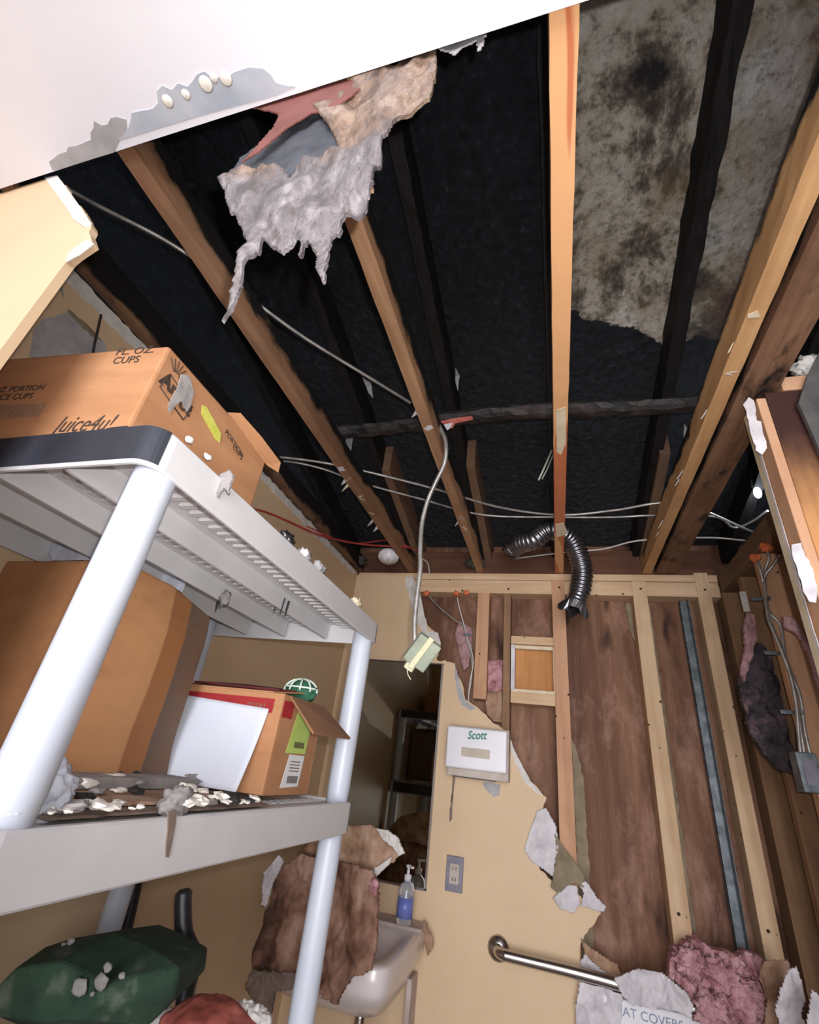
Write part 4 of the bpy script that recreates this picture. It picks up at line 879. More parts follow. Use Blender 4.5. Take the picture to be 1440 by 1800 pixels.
# rubble of brown wet board
bd = thing('fallen_drywall', (-.85, 2.05, SZ), 'big soggy brown sheet of fallen drywall leaning over the basin, behind the right shelf post', 'debris')
MB().relief(flat([(560, 1462), (600, 1452), (655, 1450), (672, 1462), (700, 1478), (706, 1498), (692, 1515), (668, 1528), (655, 1540), (625, 1545), (590, 1535), (540, 1530), (525, 1500)], 1.86), 1.85, .0045, .016, 10, 2, .014).build('upper_fold', 'brown_paper', bd)
MB().relief(flat([(530, 1500), (600, 1515), (655, 1530), (662, 1560), (668, 1600), (662, 1660), (655, 1705), (625, 1712), (612, 1730), (598, 1760), (572, 1748), (555, 1722), (530, 1710), (500, 1712), (470, 1700), (445, 1705), (455, 1660), (470, 1600), (485, 1550), (500, 1520)], 1.80), 1.775, .005, .035, 9, 6, .014,
            depth=lambda x, z: .10 * (z - (SZ - .1))).build('soggy_sheet', 'wet_brown', bd)
MB().relief(flat([(662, 1455), (680, 1458), (700, 1472), (712, 1500), (700, 1505), (690, 1488), (672, 1474)], 1.84), 1.835, .003, .008, 30, 2, .008).build('torn_edge', 'gypsum', bd)
MB().relief(flat([(690, 1505), (684, 1520), (662, 1540), (655, 1550), (648, 1545), (652, 1530), (672, 1518)], 1.84), 1.835, .003, .006, 30, 3, .006).build('torn_edge', 'gypsum', bd)
MB().relief(flat([(500, 1500), (508, 1512), (490, 1550), (478, 1590), (470, 1585), (474, 1530), (484, 1520)], 1.80), 1.76, .003, .006, 30, 4, .006).build('torn_edge', 'torn_white', bd)
MB().relief(flat([(450, 1700), (500, 1705), (540, 1712), (545, 1740), (520, 1735), (490, 1738), (480, 1790), (455, 1800), (445, 1760), (440, 1730)], 1.78), 1.76, .004, .02, 16, 9, .01).build('hanging_scrap', 'dust_brown', bd)
MB().blob(W(658, 1558, Y=1.80), .016, .012, .022, 3, .4, 2, 3).build('pink_tuft', 'pink_wool', bd)
MB().relief(flat([(745, 1615), (752, 1632), (760, 1645), (762, 1665), (752, 1680), (748, 1660), (742, 1640)], 2.34), 2.335, .003, .008, 30, 4, .006).build('paint_flake', 'brown_paper', label='curled brown flake on the right rim of the wash basin', cat='debris')
# soap bottle
sb = thing('soap_bottle', (-.596, 2.26, SZ), 'clear pump bottle with blue label standing on the wash basin', 'bottle')
bx, by = -.592, 2.30; bz = SZ + .012; sb.location = (bx, by, bz)
MB().lathe((bx, by, bz), [(.028, 0), (.031, .004), (.031, .105), (.026, .122), (.013, .132), (.012, .138)], n=28).build('bottle_body', 'clear_plastic', sb)
MB().lathe((bx, by, bz), [(.0316, .02), (.0316, .085)], n=28).build('label_band', 'liquid_label', sb)
MB().lathe((bx, by, bz), [(.014, .136), (.014, .155), (.006, .157), (.005, .178), (.010, .180), (.010, .188), (0, .189)], n=20).build('pump', 'white_plastic', sb)
MB().obox((bx + .012, by - .012, bz + .184), (.012, -.012, 0), (.004, .004, 0), (0, 0, .004)).build('nozzle', 'white_plastic', sb, bevel=.001)

# ================================================================ SHELVING UNIT
P1 = Vector((-.511, .416)); TH = -.012; LEN, WID = .841, .535
va = Vector((math.sin(TH), math.cos(TH))); vb = Vector((-math.cos(TH), math.sin(TH)))
def S(a, b_, z): q = P1 + va * a + vb * b_; return Vector((q.x, q.y, z))   # a along the long side, b towards the left wall
su = thing('shelving_unit', S(LEN / 2, WID / 2, 0), 'white plastic shelving unit with black ends standing along the left wall', 'shelving unit')
tiers = [(H + .299, H + .357), (H - .159, H - .093), (H - .62, H - .56)]
PR = .0275
for k, (a, b_) in enumerate(((0, 0), (LEN, 0), (LEN, WID), (0, WID))):
    m = MB()
    segs = [(tiers[0][1] - .012, tiers[1][1] - .004), (tiers[1][0] + .004, tiers[2][1] - .004), (tiers[2][0] + .004, 0.001)]
    for zt_, zb2 in segs:
        c = S(a, b_, zb2); h = zt_ - zb2
        m.lathe(c, [(PR * .96, 0), (PR * .96, .02), (PR, .03), (PR, h - .03), (PR * .96, h - .02), (PR * .96, h)], n=36)
    m.build('post', 'post_plastic', su)
O1, O2 = .046, .030
def tray(z0, z1, name):
    """shelf: rounded rim, top plate and the ribbing seen from below"""
    rim = MB()
    def ring(off, z, rad):
        pts = []
        a0, a1, b0, b1 = -O1 + off, LEN + O1 - off, -O2 + off, WID + O2 - off
        for (ca, cb_, s0) in ((a0 + rad, b0 + rad, PI), (a1 - rad, b0 + rad, 1.5 * PI), (a1 - rad, b1 - rad, 0), (a0 + rad, b1 - rad, .5 * PI)):
            for j in range(7):
                an = s0 + j * PI / 12; pts.append(S(ca + rad * math.cos(an), cb_ + rad * math.sin(an), z))
        return pts
    rings = [ring(.0, z0 + .003, .03), ring(0, z1 - .003, .03), ring(.003, z1, .028), ring(.012, z1, .024), ring(.012, z1 - .006, .024)]
    inner = [ring(.0, z0 + .003, .03), ring(.003, z0, .028), ring(.007, z0, .026), ring(.007, z1 - .006, .026)]
    for R in (rings, inner):
        V = [[rim.bm.verts.new(p) for p in r] for r in R]; n = len(V[0])
        for a, c in zip(V, V[1:]):
            for k in range(n): rim.bm.faces.new((a[k], a[(k + 1) % n], c[(k + 1) % n], c[k])).smooth = False
    bmesh.ops.remove_doubles(rim.bm, verts=rim.bm.verts, dist=1e-5)
    t = rim.build(name, 'shelf_plastic', su)
    # end bands
    for aa, sg in ((-O1, -1), (LEN + O1, 1)):
        m = MB()
        rad = .03; pts = []
        for j in range(7): an = (PI + j * PI / 12) if sg < 0 else (2 * PI - j * PI / 12); pts.append((((-O1 + rad) if sg < 0 else (LEN + O1 - rad)) + (rad + .0012) * math.cos(an), -O2 + rad + (rad + .0012) * math.sin(an)))
        pts.append(None)
        L = [((-O1 if sg < 0 else LEN + O1) + sg * .0012, -O2 + rad), ((-O1 if sg < 0 else LEN + O1) + sg * .0012, WID + O2 - rad)]
        arc = [(((-O1 + rad) if sg < 0 else (LEN + O1 - rad)) - (-sg) * (rad + .0012) * math.cos(an) if False else ((-O1 + rad) if sg < 0 else (LEN + O1 - rad)) + sg * (rad + .0012) * math.sin(an), -O2 + rad - (rad + .0012) * math.cos(an)) for an in [j * PI / 16 for j in range(2, 9)]]
        path = arc + [L[1]]
        va_ = [m.bm.verts.new(S(a, b_, z0 + .004)) for a, b_ in path]; vb_ = [m.bm.verts.new(S(a, b_, z1 - .0015)) for a, b_ in path]
        for i in range(len(path) - 1): m.bm.faces.new((va_[i], va_[i + 1], vb_[i + 1], vb_[i]))
        o = m.build('end_band', 'shelf_black', su, label='black end of the shelf'); md = o.modifiers.new('t', 'SOLIDIFY'); md.thickness = .001; md.offset = 0
    # deck with slots: three solid bands and two slotted ones
    m = MB(); ztp = z1 - .008
    bands = [(-O2 + .007, .035), (.085, .175), (.225, .31), (.36, .45), (.50, WID + O2 - .007)]
    for b0, b1 in bands: m.hexa([S(-.027, b0, ztp), S(LEN + .027, b0, ztp), S(LEN + .027, b1, ztp), S(-.027, b1, ztp), S(-.027, b0, ztp + .003), S(LEN + .027, b0, ztp + .003), S(LEN + .027, b1, ztp + .003), S(-.027, b1, ztp + .003)])
    for (b0, b1) in ((.035, .085), (.175, .225), (.31, .36), (.45, .50)):
        n = 34
        for k in range(n):
            a = -.02 + (LEN + .04) * k / (n - 1)
            m.hexa([S(a - .006, b0, ztp - .010), S(a + .006, b0, ztp - .010), S(a + .006, b1, ztp - .010), S(a - .006, b1, ztp - .010), S(a - .006, b0, ztp + .003), S(a + .006, b0, ztp + .003), S(a + .006, b1, ztp + .003), S(a - .006, b1, ztp + .003)])
    m.build('slatted_deck', 'shelf_plastic', su)
    m = MB()
    for b_ in (.13, .27, .405): m.hexa([S(-.027, b_ - .003, z0 + .006), S(LEN + .027, b_ - .003, z0 + .006), S(LEN + .027, b_ + .003, z0 + .006), S(-.027, b_ + .003, z0 + .006), S(-.027, b_ - .004, ztp), S(LEN + .027, b_ - .004, ztp), S(LEN + .027, b_ + .004, ztp), S(-.027, b_ + .004, ztp)])
    m.build('rib', 'shelf_plastic', su)
tray(*tiers[0], 'top_shelf'); tray(*tiers[1], 'middle_shelf'); tray(*tiers[2], 'bottom_shelf')

# ================================================================ BOXES
TZ = tiers[0][1]; MZ = tiers[1][1]
# juice cup carton on the top shelf
jx0, jx1, jy0, jy1, jz0, jz1 = -1.04, -.592, .405, .80, TZ + .001, H + .562
jy1 = .72
jc = thing('cardboard_box', ((jx0 + jx1) / 2, (jy0 + jy1) / 2, jz0), 'brown juice cup carton with printed lettering on the top shelf', 'box', 'cardboard boxes')
JS = .080      # the carton stands slightly turned: its front comes nearer to the left
jyl = jy0 - JS * (jx1 - jx0)
MB().hexa([(jx0, jyl, jz0), (jx1, jy0, jz0), (jx1, jy1, jz0), (jx0, jy1, jz0), (jx0, jyl, jz1), (jx1, jy0, jz1), (jx1, jy1, jz1), (jx0, jy1, jz1)]).build('carton', 'cardboard', jc, bevel=.005)
MB().slab([(jx1 - .004, .575, jz1 + .001), (jx1 + .012, .592, jz1 + .012), (jx1 + .020, .66, jz1 + .006), (jx1 + .026, .735, jz1 - .006), (jx1 + .016, .75, jz1 - .022), (jx1 + .002, .722, jz1 - .020)], (-.002, 0, .003)).build('bent_flap', 'cardboard', jc)
def F(px, py, d=.0006):
    r_ = ray(px, py); t_ = (jy0 - d - JS * jx1) / (r_.y - JS * r_.x); return Vector((r_.x * t_, r_.y * t_, r_.z * t_ + EYE))
fr_, fu_ = (1, JS, 0), (0, 0, 1)
text('lettering', 'Juice4u!', .044, F(147, 746), fr_, fu_, 'ink', jc, shear=.35, xs=.75)
text('lettering', 'FL. OZ.', .022, F(238, 617), fr_, fu_, 'ink', jc, xs=1.1)
text('lettering', 'CUPS', .022, F(222, 633), fr_, fu_, 'ink', jc, xs=1.0)
text('lettering', '4 OZ. PORTION', .017, F(28, 684), fr_, fu_, 'ink', jc)
text('lettering', 'JUICE CUPS', .018, F(20, 698), fr_, fu_, 'ink', jc)
m = MB(); q0 = F(80, 710); 
for k in range(42):
    x = q0.x - .004 * k; w = .0014 if k % 3 else .0024
    yb_ = jy0 + JS * (x - jx1); m.box(x - w / 2, x + w / 2, yb_ - .0008, yb_ + .0002, q0.z - .026, q0.z + .002)
m.build('barcode', 'bar_ink', jc)
m = MB(); q0 = F(212, 757); m.box(q0.x - .022, q0.x + .012, jy0 - .004, jy0, q0.z - .012, q0.z + .006); m.build('black_tape', 'dark_chip', jc)
def G(px, py, d=.0008): return W(px, py, X=jx1 + d)
# logo frame on the side face
m = MB()
lg = [G(300, 658), G(281, 680), G(322, 738), G(338, 716)]
for a, c in zip(lg, lg[1:] + lg[:1]): m.tube([a, c], .0012, 5)
m.build('logo_frame', 'ink', jc)
text('lettering', 'Ar', .034, G(298, 676), (0, 1, 0), (0, 0, 1), 'ink', jc, xs=1.0, bold=.0015)
text('lettering', 'ot', .03, G(326, 716), (0, 1, 0), (0, 0, 1), 'ink', jc, xs=1.0, bold=.0015)
m = MB(); c0 = G(308, 662)
for k in range(7): an = PI * (.15 + .1 * k); m.tube([c0 + Vector((0, .008 * math.cos(an), .008 * math.sin(an))), c0 + Vector((0, .030 * math.cos(an), .030 * math.sin(an)))], .0009, 5)
m.build('sun_rays', 'ink', jc)
tp_ = [(318, 658), (332, 660), (340, 690), (335, 712), (328, 724), (318, 705), (308, 712), (298, 726), (294, 715), (304, 695), (312, 680)]
MB().slab([G(x, y, .002) for x, y in tp_], (.0015, 0, 0)).build('grey_tape', 'tape_grey', jc, label='peeling grey tape')
MB().slab([G(x, y, .0015) for x, y in ((355, 712), (363, 716), (388, 762), (386, 779), (378, 772), (354, 728))], (.0008, 0, 0)).build('yellow_label', 'label_yellow', jc)
text('lettering', 'PORTION', .015, G(412, 780), (0, 1, -.2), (0, 0, 1), 'ink', jc)
text('lettering', 'CUPS', .015, G(418, 795), (0, 1, -.2), (0, 0, 1), 'ink', jc)
# tattered bits stuck on the shelf edge
q = S(.30, -O2 - .004, TZ - .004)
for i, (x, y, mt, lb) in enumerate(((333, 773, 'white_chip', 'white dab of paint on the side of the juice carton'), (365, 803, 'white_chip', 'white crumb lying on the top shelf edge before the juice carton'))):
    q = W(x, y, X=-.566); MB().blob((q.x, q.y, max(q.z, TZ + .006)), .006, .008, .006, 2, .4, 2, i).build('debris_crumb', mt, label=lb, cat='debris')
q = W(392, 846, X=-.478); MB().relief([(a, b_) for a, b_ in [(q.x - .02, q.z - .028), (q.x - .006, q.z - .012), (q.x, q.z - .030), (q.x + .007, q.z - .012), (q.x + .018, q.z - .024), (q.x + .012, q.z + .012), (q.x + .002, q.z + .022), (q.x - .008, q.z + .010)]], q.y, .002, .004, 40, 2, .004).build('debris_clump', 'grey_chip', label='ragged grey and black clump stuck on the top shelf side edge', cat='debris')

# big brown carton on the middle shelf
bx0, bx1, by0, by1, bz0, bz1 = -1.07, -.752, .63, .905, MZ + .012, H + .288
bb = thing('cardboard_box', ((bx0 + bx1) / 2, by0, bz0), 'largest scuffed brown carton filling the left of the middle shelf', 'box', 'cardboard boxes')
m = MB(); nU = 24; rings = []
# slightly bulging carton with rounded top rear corner
def cart(x0, x1, y0, y1, z0, z1, bul):
    m = MB(); r = bmesh.ops.create_cube(m.bm, size=1.0)
    bmesh.ops.subdivide_edges(m.bm, edges=m.bm.edges[:], cuts=11, use_grid_fill=True)
    for v in m.bm.verts:
        p = v.co * 2; ex = bul * (1 - p.y ** 2) * (1 - p.z ** 2) * p.x; ey = bul * (1 - p.x ** 2) * (1 - p.z ** 2) * p.y; ez = bul * .6 * (1 - p.x ** 2) * (1 - p.y ** 2) * p.z
        v.co = Vector(((x0 + x1) / 2 + p.x * (x1 - x0) / 2 + ex, (y0 + y1) / 2 + p.y * (y1 - y0) / 2 + ey, (z0 + z1) / 2 + p.z * (z1 - z0) / 2 + (ez if p.z > 0 else 0)))
        if p.z > .6: v.co.x -= .02 * (p.z - .6) * max(0, p.x)
        if p.z < -.6: v.co.x += .03 * (-p.z - .6) * max(0, p.x)
        if p.z > .5 and p.y > 0: v.co.z -= .05 * (p.z - .5) * p.y
    for f in m.bm.faces: f.smooth = False
    return m
bb.location = ((bx0 + bx1) / 2, by0, bz0)
o = cart(bx0, bx1, by0, by1, bz0, bz1 - .012, .012).build('carton', 'kraft_bands', bb, bevel=.006)
# papers stuffed on top
for i, (pp, Y) in enumerate(((((85, 972), (95, 950), (118, 962), (122, 945), (165, 968), (170, 985), (90, 985)), .70), (((160, 1000), (182, 930), (188, 928), (176, 985)), .70), (((238, 975), (270, 990), (325, 1025), (320, 1040), (240, 1010)), .88))):
    MB().relief(flat(pp, Y), Y, .003, .004, 20, i, .0012).build('paper_sheet', 'paper_white', label=['crumpled white paper jutting above the largest carton, left of the near post', 'narrow folded white sheet standing just left of the near post', 'white sheet edge showing above the largest carton, right of the near post'][i], cat='paper', group='papers on the largest carton')

# red and kraft carton
lx0, lx1, ly0, ly1, lz0, lz1 = -.835, -.552, .952, 1.150, H - .082, H + .106
lb_ = thing('cardboard_box', ((lx0 + lx1) / 2, (ly0 + ly1) / 2, lz0), 'small open carton with red printed band and shipping labels at the shelf end', 'box', 'cardboard boxes')
m = MB(); w = .004
m.box(lx0, lx1, ly0, ly0 + w, lz0, lz1); m.box(lx0, lx1, ly1 - w, ly1, lz0, lz1); m.box(lx0, lx0 + w, ly0 + w, ly1 - w, lz0, lz1); m.box(lx1 - w, lx1, ly0 + w, ly1 - w, lz0, lz1); m.box(lx0 + w, lx1 - w, ly0 + w, ly1 - w, lz0, lz0 + w)
m.build('carton', 'cardboard', lb_, bevel=.001)
m = MB(); m.box(lx0 + .012, lx1 - .02, ly0 - .0008, ly0, lz1 - .040, lz1 - .012); m.build('red_band', 'carton_red', lb_)
m = MB(); m.box(lx1, lx1 + .0008, ly0 + .006, ly0 + .05, lz1 - .045, lz1 - .012); m.build('red_band', 'carton_red', lb_)
text('lettering', 'maxi', .024, (lx1 - .062, ly0 - .0012, lz1 - .027), (1, 0, 0), (0, 0, 1), 'bar_ink', lb_)
# flaps: rear one standing up dark red inside, right one folded out and down
MB().hexa([(lx0, ly0 + .002, lz1), (lx1 - .03, ly0 + .002, lz1), (lx1 - .01, ly1 - .04, lz1 + .022), (lx0 + .01, ly1 - .04, lz1 + .028), (lx0, ly0 + .002, lz1 + .003), (lx1 - .03, ly0 + .002, lz1 + .003), (lx1 - .01, ly1 - .04, lz1 + .025), (lx0 + .01, ly1 - .04, lz1 + .031)]).build('top_flap', 'cardboard', lb_)
MB().hexa([(lx0 + .02, ly0 + .03, lz1 + .010), (lx1 - .035, ly0 + .03, lz1 + .008), (lx1 - .03, ly1 + .02, lz1 + .030), (lx0 + .02, ly1 + .02, lz1 + .036), (lx0 + .02, ly0 + .03, lz1 + .014), (lx1 - .035, ly0 + .03, lz1 + .012), (lx1 - .03, ly1 + .02, lz1 + .034), (lx0 + .02, ly1 + .02, lz1 + .040)]).build('top_flap', 'carton_maroon', lb_, label='dark red flap')
MB().hexa([(lx1 + .002, ly0 + .02, lz1 - .004), (lx1 + .002, ly1 - .005, lz1 - .004), (lx1 + .085, ly1 - .005, lz1 - .066), (lx1 + .075, ly0 + .015, lz1 - .070), (lx1 + .004, ly0 + .02, lz1), (lx1 + .004, ly1 - .005, lz1), (lx1 + .087, ly1 - .005, lz1 - .062), (lx1 + .077, ly0 + .015, lz1 - .066)]).build('side_flap', 'cardboard_dark', lb_, label='flap folded out to the right')
sx = lx1 + .001
MB().slab([(sx, ly0 + .075, lz1 - .02), (sx, ly0 + .150, lz1 - .05), (sx, ly0 + .145, lz1 - .108), (sx, ly0 + .055, lz1 - .110)], (.0006, 0, 0)).build('green_label', 'label_green', lb_)
MB().slab([(sx, ly0 + .075, lz1 - .112), (sx, ly0 + .145, lz1 - .112), (sx, ly0 + .140, lz1 - .172), (sx, ly0 + .062, lz1 - .175)], (.0006, 0, 0)).build('white_label', 'label_white', lb_)
m = MB()
for k in range(16): m.box(sx + .0006, sx + .001, ly0 + .085 + .003 * k, ly0 + .0865 + .003 * k, lz1 - .098, lz1 - .086)
m.build('barcode', 'ink', lb_)
m = MB()
for k in range(16): m.box(sx + .0006, sx + .001, ly0 + .085 + .003 * k, ly0 + .0865 + .003 * k, lz1 - .166, lz1 - .152)
m.build('barcode', 'ink', lb_)
m = MB()
for k in range(4): m.box(sx + .0006, sx + .001, ly0 + .085, ly0 + .13, lz1 - .126 - .006 * k, lz1 - .124 - .006 * k)
m.build('label_print', 'bar_ink', lb_)
# white sheet leaning on the carton
WS = MB(); N = 18; a0 = W(333, 1226, Y=ly0 - .012); gr = []
for j in range(N + 1):
    row = []
    for i in range(N + 1):
        u, v = i / N, j / N
        x = -.822 + .238 * u + .010 * (v - .5); z = lz0 + .002 + (.165 - .012 * u) * v
        y = ly0 - .004 - .03 * (1 - v) ** 1.5 - .022 * math.exp(-((u - .18) / .16) ** 2) * (1.1 - v)
        row.append(WS.bm.verts.new((x, y, z)))
    gr.append(row)
for j in range(N):
    for i in range(N): WS.bm.faces.new((gr[j][i], gr[j][i + 1], gr[j + 1][i + 1], gr[j + 1][i])).smooth = True
o = WS.build('paper_sheet', 'paper_white', label='large white sheet leaning on the front of the red banded carton', cat='paper'); md = o.modifiers.new('t', 'SOLIDIFY'); md.thickness = .0008
# green scrub pads in net bag on the carton
nb = thing('net_bag', (-.60, 1.10, lz1), 'green scouring pad in white netting poking out of the small open carton', 'net bag')
c0 = W(530, 1217, Y=1.09)
MB().blob(c0, .040, .03, .026, 4, .2, 2, 3).build('scouring_pad', 'green_scrub', nb)
m = MB()
for k in range(5):
    an = k * PI / 5; pts = [c0 + Vector((.043 * math.cos(t) * math.cos(an), .034 * math.cos(t) * math.sin(an) - .004, .030 * math.sin(t))) for t in [j * PI / 12 for j in range(13)]]
    m.tube(pts, .0022, 6)
m.tube([c0 + Vector((.041 * math.cos(t), .033 * math.sin(t) - .004, .008)) for t in [j * PI / 12 for j in range(25)]], .0022, 6)
m.build('netting', 'green_wire', nb)

# ================================================================ DEBRIS ON THE MIDDLE SHELF
random.seed(21)
ORD = ['first', 'second', 'third', 'fourth', 'fifth', 'sixth', 'seventh', 'eighth', 'ninth', 'tenth', 'eleventh', 'twelfth', 'thirteenth', 'fourteenth', 'fifteenth', 'sixteenth', 'seventeenth', 'eighteenth', 'nineteenth', 'twentieth', 'twenty-first', 'twenty-second', 'twenty-third', 'twenty-fourth']
def zone(x):
    return 'beside the near post' if x < 115 else 'in front of the largest carton' if x < 300 else 'in front of the white sheet' if x < 420 else 'at the shelf right end'
def chips(rows, what, mt, name, group, flatness, k):
    """broken pieces scattered on the shelf, listed left to right within each stretch of it"""
    rows = sorted(rows); seen = {}
    for i, (x, y, r) in enumerate(rows):
        q = W(x, y, Z=-.082)
        if q.y > 1.2 or q.y < .36: q = W(x, y + 12, Z=-.082)
        if q.y > 1.2 or q.y < .36: continue
        q.x = max(min(q.x, -.492), -.74)
        z_ = zone(x); n_ = seen.get(z_, 0); seen[z_] = n_ + 1
        m = MB(); m.blob((0, 0, 0), r, r * .8, r * flatness, 2, .75, 1.3, i + k, smooth=False)
        R_ = Matrix.Rotation(random.uniform(0, 6), 4, 'Z') @ Matrix.Rotation(random.uniform(-.25, .25), 4, 'X')
        for v in m.bm.verts: v.co = R_ @ v.co
        zlo = min(v.co.z for v in m.bm.verts)
        for v in m.bm.verts: v.co += Vector((q.x, q.y, MZ + .0095 - zlo))
        m.build(name, mt, label='%s %s from the left, lying %s' % (ORD[n_], what, z_), cat='debris', group=group)
# flattened wet card lying under the rubble
def mat_sheet(px, z, th, mt, seed, lb):
    pts = [W(x, y, Z=z) for x, y in px]; base = [(p.x, p.y) for p in pts]
    MB().slab([(a, b_, H + z) for a, b_ in jag(base, .010, .02, seed)], (0, 0, th)).build('flattened_cardboard', mt, label=lb, cat='cardboard', group='flattened cardboard under the rubble')
def shelf_poly(aa):  # (a,b) shelf coordinates
    return [(S(a, b_, 0).x, S(a, b_, 0).y) for a, b_ in aa]
for i, (aa, z0, th, mt, lb) in enumerate(((((.05, .0), (.50, -.005), (.56, .09), (.52, .16), (.05, .15)), MZ + .0005, .003, 'dust_brown', 'lowest layer of dusty brown flattened cardboard on the middle shelf'),
        (((.10, .04), (.40, .03), (.46, .10), (.40, .15), (.12, .15)), MZ + .0050, .004, 'brown_paper', 'upper layer of brown flattened cardboard on the middle shelf'))):
    MB().slab([(x, y, z0) for x, y in jag(shelf_poly(aa), .008, .02, i + 3)], (0, 0, th)).build('flattened_cardboard', mt, label=lb, cat='cardboard', group='flattened cardboard under the rubble')
MB().box(-.735, -.66, .58, .90, MZ + .010, MZ + .026).build('metal_strip', 'grey_chip', label='long grey strip lying at the foot of the largest carton', cat='strip', bevel=.002)
WH = [(140, 1385, .018), (160, 1378, .016), (190, 1380, .020), (78, 1362, .010), (225, 1435, .012), (293, 1382, .014), (320, 1380, .016), (330, 1390, .016), (360, 1422, .015), (375, 1420, .014), (385, 1408, .015), (152, 1434, .005), (125, 1436, .004), (100, 1450, .005), (250, 1425, .004), (295, 1430, .006), (235, 1352, .010), (355, 1392, .010), (398, 1412, .008), (213, 1366, .008), (122, 1396, .006), (94, 1420, .003)]
random.seed(5)
WH += [(random.uniform(90, 470), random.uniform(1372, 1432) - 8, random.uniform(.005, .011)) for _ in range(20)]
DK_X = [(random.uniform(110, 470), random.uniform(1366, 1420), random.uniform(.006, .013)) for _ in range(12)]
chips([(x, y, r * 1.15) for x, y, r in WH], 'white paint chip', 'white_chip', 'paint_chip', 'white chips on the middle shelf', .34, 0)
DK_ = [(90, 1355, .020), (100, 1352, .022), (112, 1350, .018), (172, 1370, .012), (95, 1380, .014), (118, 1375, .018), (400, 1405, .014), (412, 1410, .012), (425, 1414, .012), (445, 1412, .010), (260, 1380, .009), (128, 1368, .010), (275, 1374, .008)]
chips(DK_ + DK_X, 'charred black fragment', 'dark_chip', 'charred_chip', 'charred fragments on the middle shelf', .4, 40)
GR = [(345, 1382, .022), (60, 1455, .02), (180, 1436, .014), (200, 1440, .012), (235, 1385, .016), (262, 1358, .012), (290, 1350, .014), (430, 1425, .012), (170, 1395, .012), (320, 1400, .018), (90, 1395, .012), (140, 1360, .012), (210, 1350, .012)]
chips([g_ for g_ in GR if g_[0] > 65], 'grey plaster crumb', 'grey_chip', 'plaster_crumb', 'grey crumbs on the middle shelf', .4, 70)
# grey lump dripping over the front edge and the white clod by the near post
dl = thing('plaster_lump', S(.21, -.01, MZ), 'grey plaster lump at the shelf edge with a brown drip running down the front', 'debris')
q = W(320, 1420, X=-.49)
MB().blob((q.x - .012, q.y, MZ + .014), .016, .026, .020, 4, .35, 2.2, 5).build('lump', 'grey_chip', dl)
xf = S(.2, -O2, 0).x + .0022
MB().slab([(xf, W(x, y, X=xf).y, W(x, y, X=xf).z) for x, y in ((296, 1428), (311, 1424), (309, 1448), (303, 1480), (297, 1508), (292, 1506), (293, 1480), (296, 1455))], (-.0018, 0, 0)).build('drip', 'dust_brown', dl)
q = W(45, 1440, X=-.55)
MB().blob((q.x, q.y + .01, MZ + .022), .030, .030, .028, 4, .4, 2.2, 8).build('plaster_clod', 'paper_white', label='white crumbly clod on the middle shelf beside the near post', cat='debris')
# tatters caught in the slots of the top shelf underside
for i, (x, y) in enumerate(((487, 1045), (497, 1050), (505, 1055), (385, 1045))):
    q = W(x, y, Z=.335)
    MB().slab([(q.x - .003, q.y, q.z), (q.x + .004, q.y + .006, q.z), (q.x + .002, q.y + .004, q.z - .045)], (.001, .001, 0)).build('black_tatter', 'dark_chip', label='%s black tatter hanging through the slots under the top shelf' % ('first', 'second', 'third', 'leftmost')[i], cat='debris', group='tatters under the top shelf')
q = W(395, 1055, Z=.30); MB().blob((q.x, q.y, q.z + .005), .012, .010, .018, 3, .5, 2.5, 4).build('grey_tatter', 'grey_chip', label='grey wad stuck under the rib of the top shelf', cat='debris')
# crumpled foil and paper on the far side of the top shelf
for i, (x, y, mt, lb) in enumerate(((505, 940, 'foil', 'scrap of crumpled foil lying on the back part of the top shelf'), (535, 968, 'torn_white', 'white paper shred on the top shelf behind the foil scrap'), (560, 992, 'grey_paper', 'grey paper shred near the far corner of the top shelf'), (625, 1060, 'trim_cream', 'cream flake on the far corner of the top shelf'))):
    q = W(x, y + 8, X=-.50)
    MB().blob((q.x, q.y, TZ + .010), .012, .022, .012, 3, .7, 3, i).build('paper_shred', mt, label=lb, cat='debris')

# ================================================================ THINGS BELOW
BZ = tiers[2][1]
g = flat([(80, 1665), (125, 1650), (200, 1640), (255, 1662), (316, 1698), (308, 1755), (262, 1802), (150, 1815), (30, 1800), (8, 1760), (22, 1728)], 1.0)
gm = MB(); c = Vector((sum(p[0] for p in g) / len(g), sum(p[1] for p in g) / len(g)))
front = [gm.bm.verts.new((x, .90, z)) for x, z in [((p[0] - c.x) * .62 + c.x, (p[1] - c.y) * .55 + c.y + .012) for p in g]]
mid = [gm.bm.verts.new((x, 1.0, z)) for x, z in g]
back = [gm.bm.verts.new((x, 1.14, z)) for x, z in [((p[0] - c.x) * .8 + c.x, (p[1] - c.y) * .8 + c.y) for p in g]]
n = len(g)
for A_, B_ in ((front, mid), (mid, back)):
    for k in range(n): gm.bm.faces.new((A_[k], A_[(k + 1) % n], B_[(k + 1) % n], B_[k]))
gm.bm.faces.new(front[::-1]); gm.bm.faces.new(back)
for v in gm.bm.verts: v.co.z = max(v.co.z, BZ + .001)
gb_ = gm.build('tool_bag', 'green_bin', label='dark green dust-covered faceted bag under the middle shelf', cat='bag', bevel=.006)
for i, (x, y, r) in enumerate(((125, 1655, .008), (112, 1660, .005), (140, 1735, .016), (178, 1725, .014), (190, 1700, .008), (163, 1747, .004), (215, 1715, .006))):
    MB().blob(W(x, y, Y=.97 if y < 1670 else .895), r, .004, r * .8, 2, .4, 2, i).build('plaster_splat', 'grey_chip', gb_)
bh = thing('bent_pipe', W(325, 1760, Y=1.2), 'curved black pipe standing beside the green bag under the middle shelf', 'pipe')
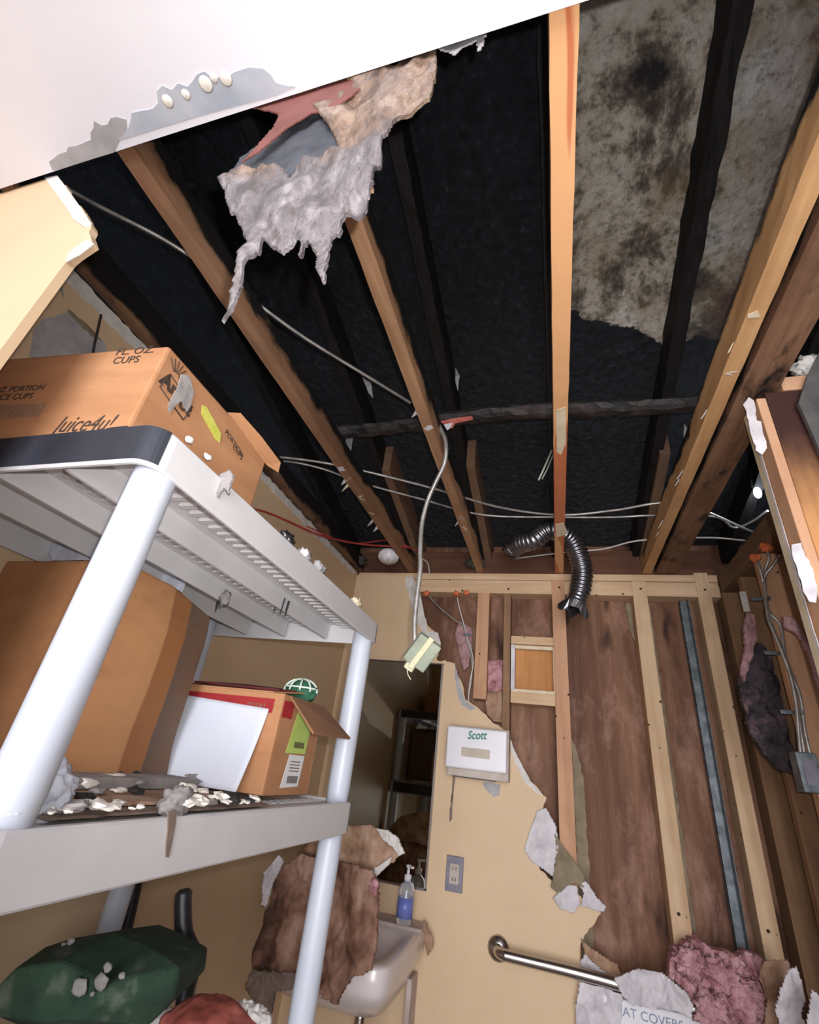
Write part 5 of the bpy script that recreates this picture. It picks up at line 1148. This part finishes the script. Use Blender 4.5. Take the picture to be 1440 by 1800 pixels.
hp = [W(324, 1562, Y=1.2), W(322, 1590, Y=1.2), W(324, 1640, Y=1.2), W(336, 1672, Y=1.2), W(338, 1690, Y=1.2), W(333, 1720, Y=1.2), W(325, 1760, Y=1.2), W(322, 1850, Y=1.2)]
MB().tube(smooth_path(hp, 10), .0185, 18, rfun=lambda L, t: .0185 * min(1, .55 + 12 * t)).build('tube', 'black_tube', bh)
MB().tube([W(250, 1500, Y=1.35), W(238, 1560, Y=1.35), W(206, 1700, Y=1.35), W(186, 1800, Y=1.35)], .016, 14).build('tube_pole', 'black_tube', label='straight black pole just right of the rear shelf post above the green bag', cat='pole')
# red dusty dome (mop bucket lid) and crumbs
rb_ = W(372, 1790, Y=1.1)
MB().blob((rb_.x, 1.1, rb_.z - .03), .10, .09, .055, 5, .10, 2.2, 3).build('red_bucket', 'red_bin', label='dusty red rounded bucket at the bottom left, right of the green bag', cat='bucket')
for i, (x, y, r) in enumerate(((430, 1775, .018), (448, 1785, .02), (290, 1790, .02), (270, 1795, .02), (5, 1790, .03), (460, 1800, .02))):
    MB().blob(W(x, y, Y=1.15), r, r, r * .8, 4, .35, 2, i).build('plaster_rubble', 'gypsum', label='lump of pale plaster rubble around the red bucket at the bottom left', cat='debris', group='rubble lumps at the bottom left')

# torn patch on the left wall behind the juice carton
def lwall(px): return [W(x, y, X=-1.0935) for x, y in px]
def lw_scrap(name, px, mt, seed, th=.0012, x=-1.0935):
    pts = [(W(a, b_, X=x).y, W(a, b_, X=x).z) for a, b_ in px]
    MB().slab([(x, a, b_) for a, b_ in jag(pts, .004, .01, seed)], (-th, 0, 0)).build(name, mt, lw)
lw_scrap('exposed_paper', ((52, 640), (60, 580), (75, 560), (110, 552), (125, 545), (150, 570), (185, 605), (195, 640)), 'grey_paper', 3)
lw_scrap('exposed_edge', ((118, 543), (128, 548), (165, 582), (180, 600), (160, 590), (140, 570), (125, 555)), 'olive_paper', 4, x=-1.0925)
lw_scrap('exposed_paper', ((100, 480), (112, 490), (112, 525), (104, 505), (95, 500)), 'grey_paper', 5)
MB().tube(smooth_path([W(178, 553, X=-1.07), W(172, 580, X=-1.07), W(165, 612, X=-1.07), W(162, 640, X=-1.07)], 6), .003, 7).build('loose_wire', 'dark_slot', label='short black wire hanging on the left wall behind the juice carton', cat='wire')
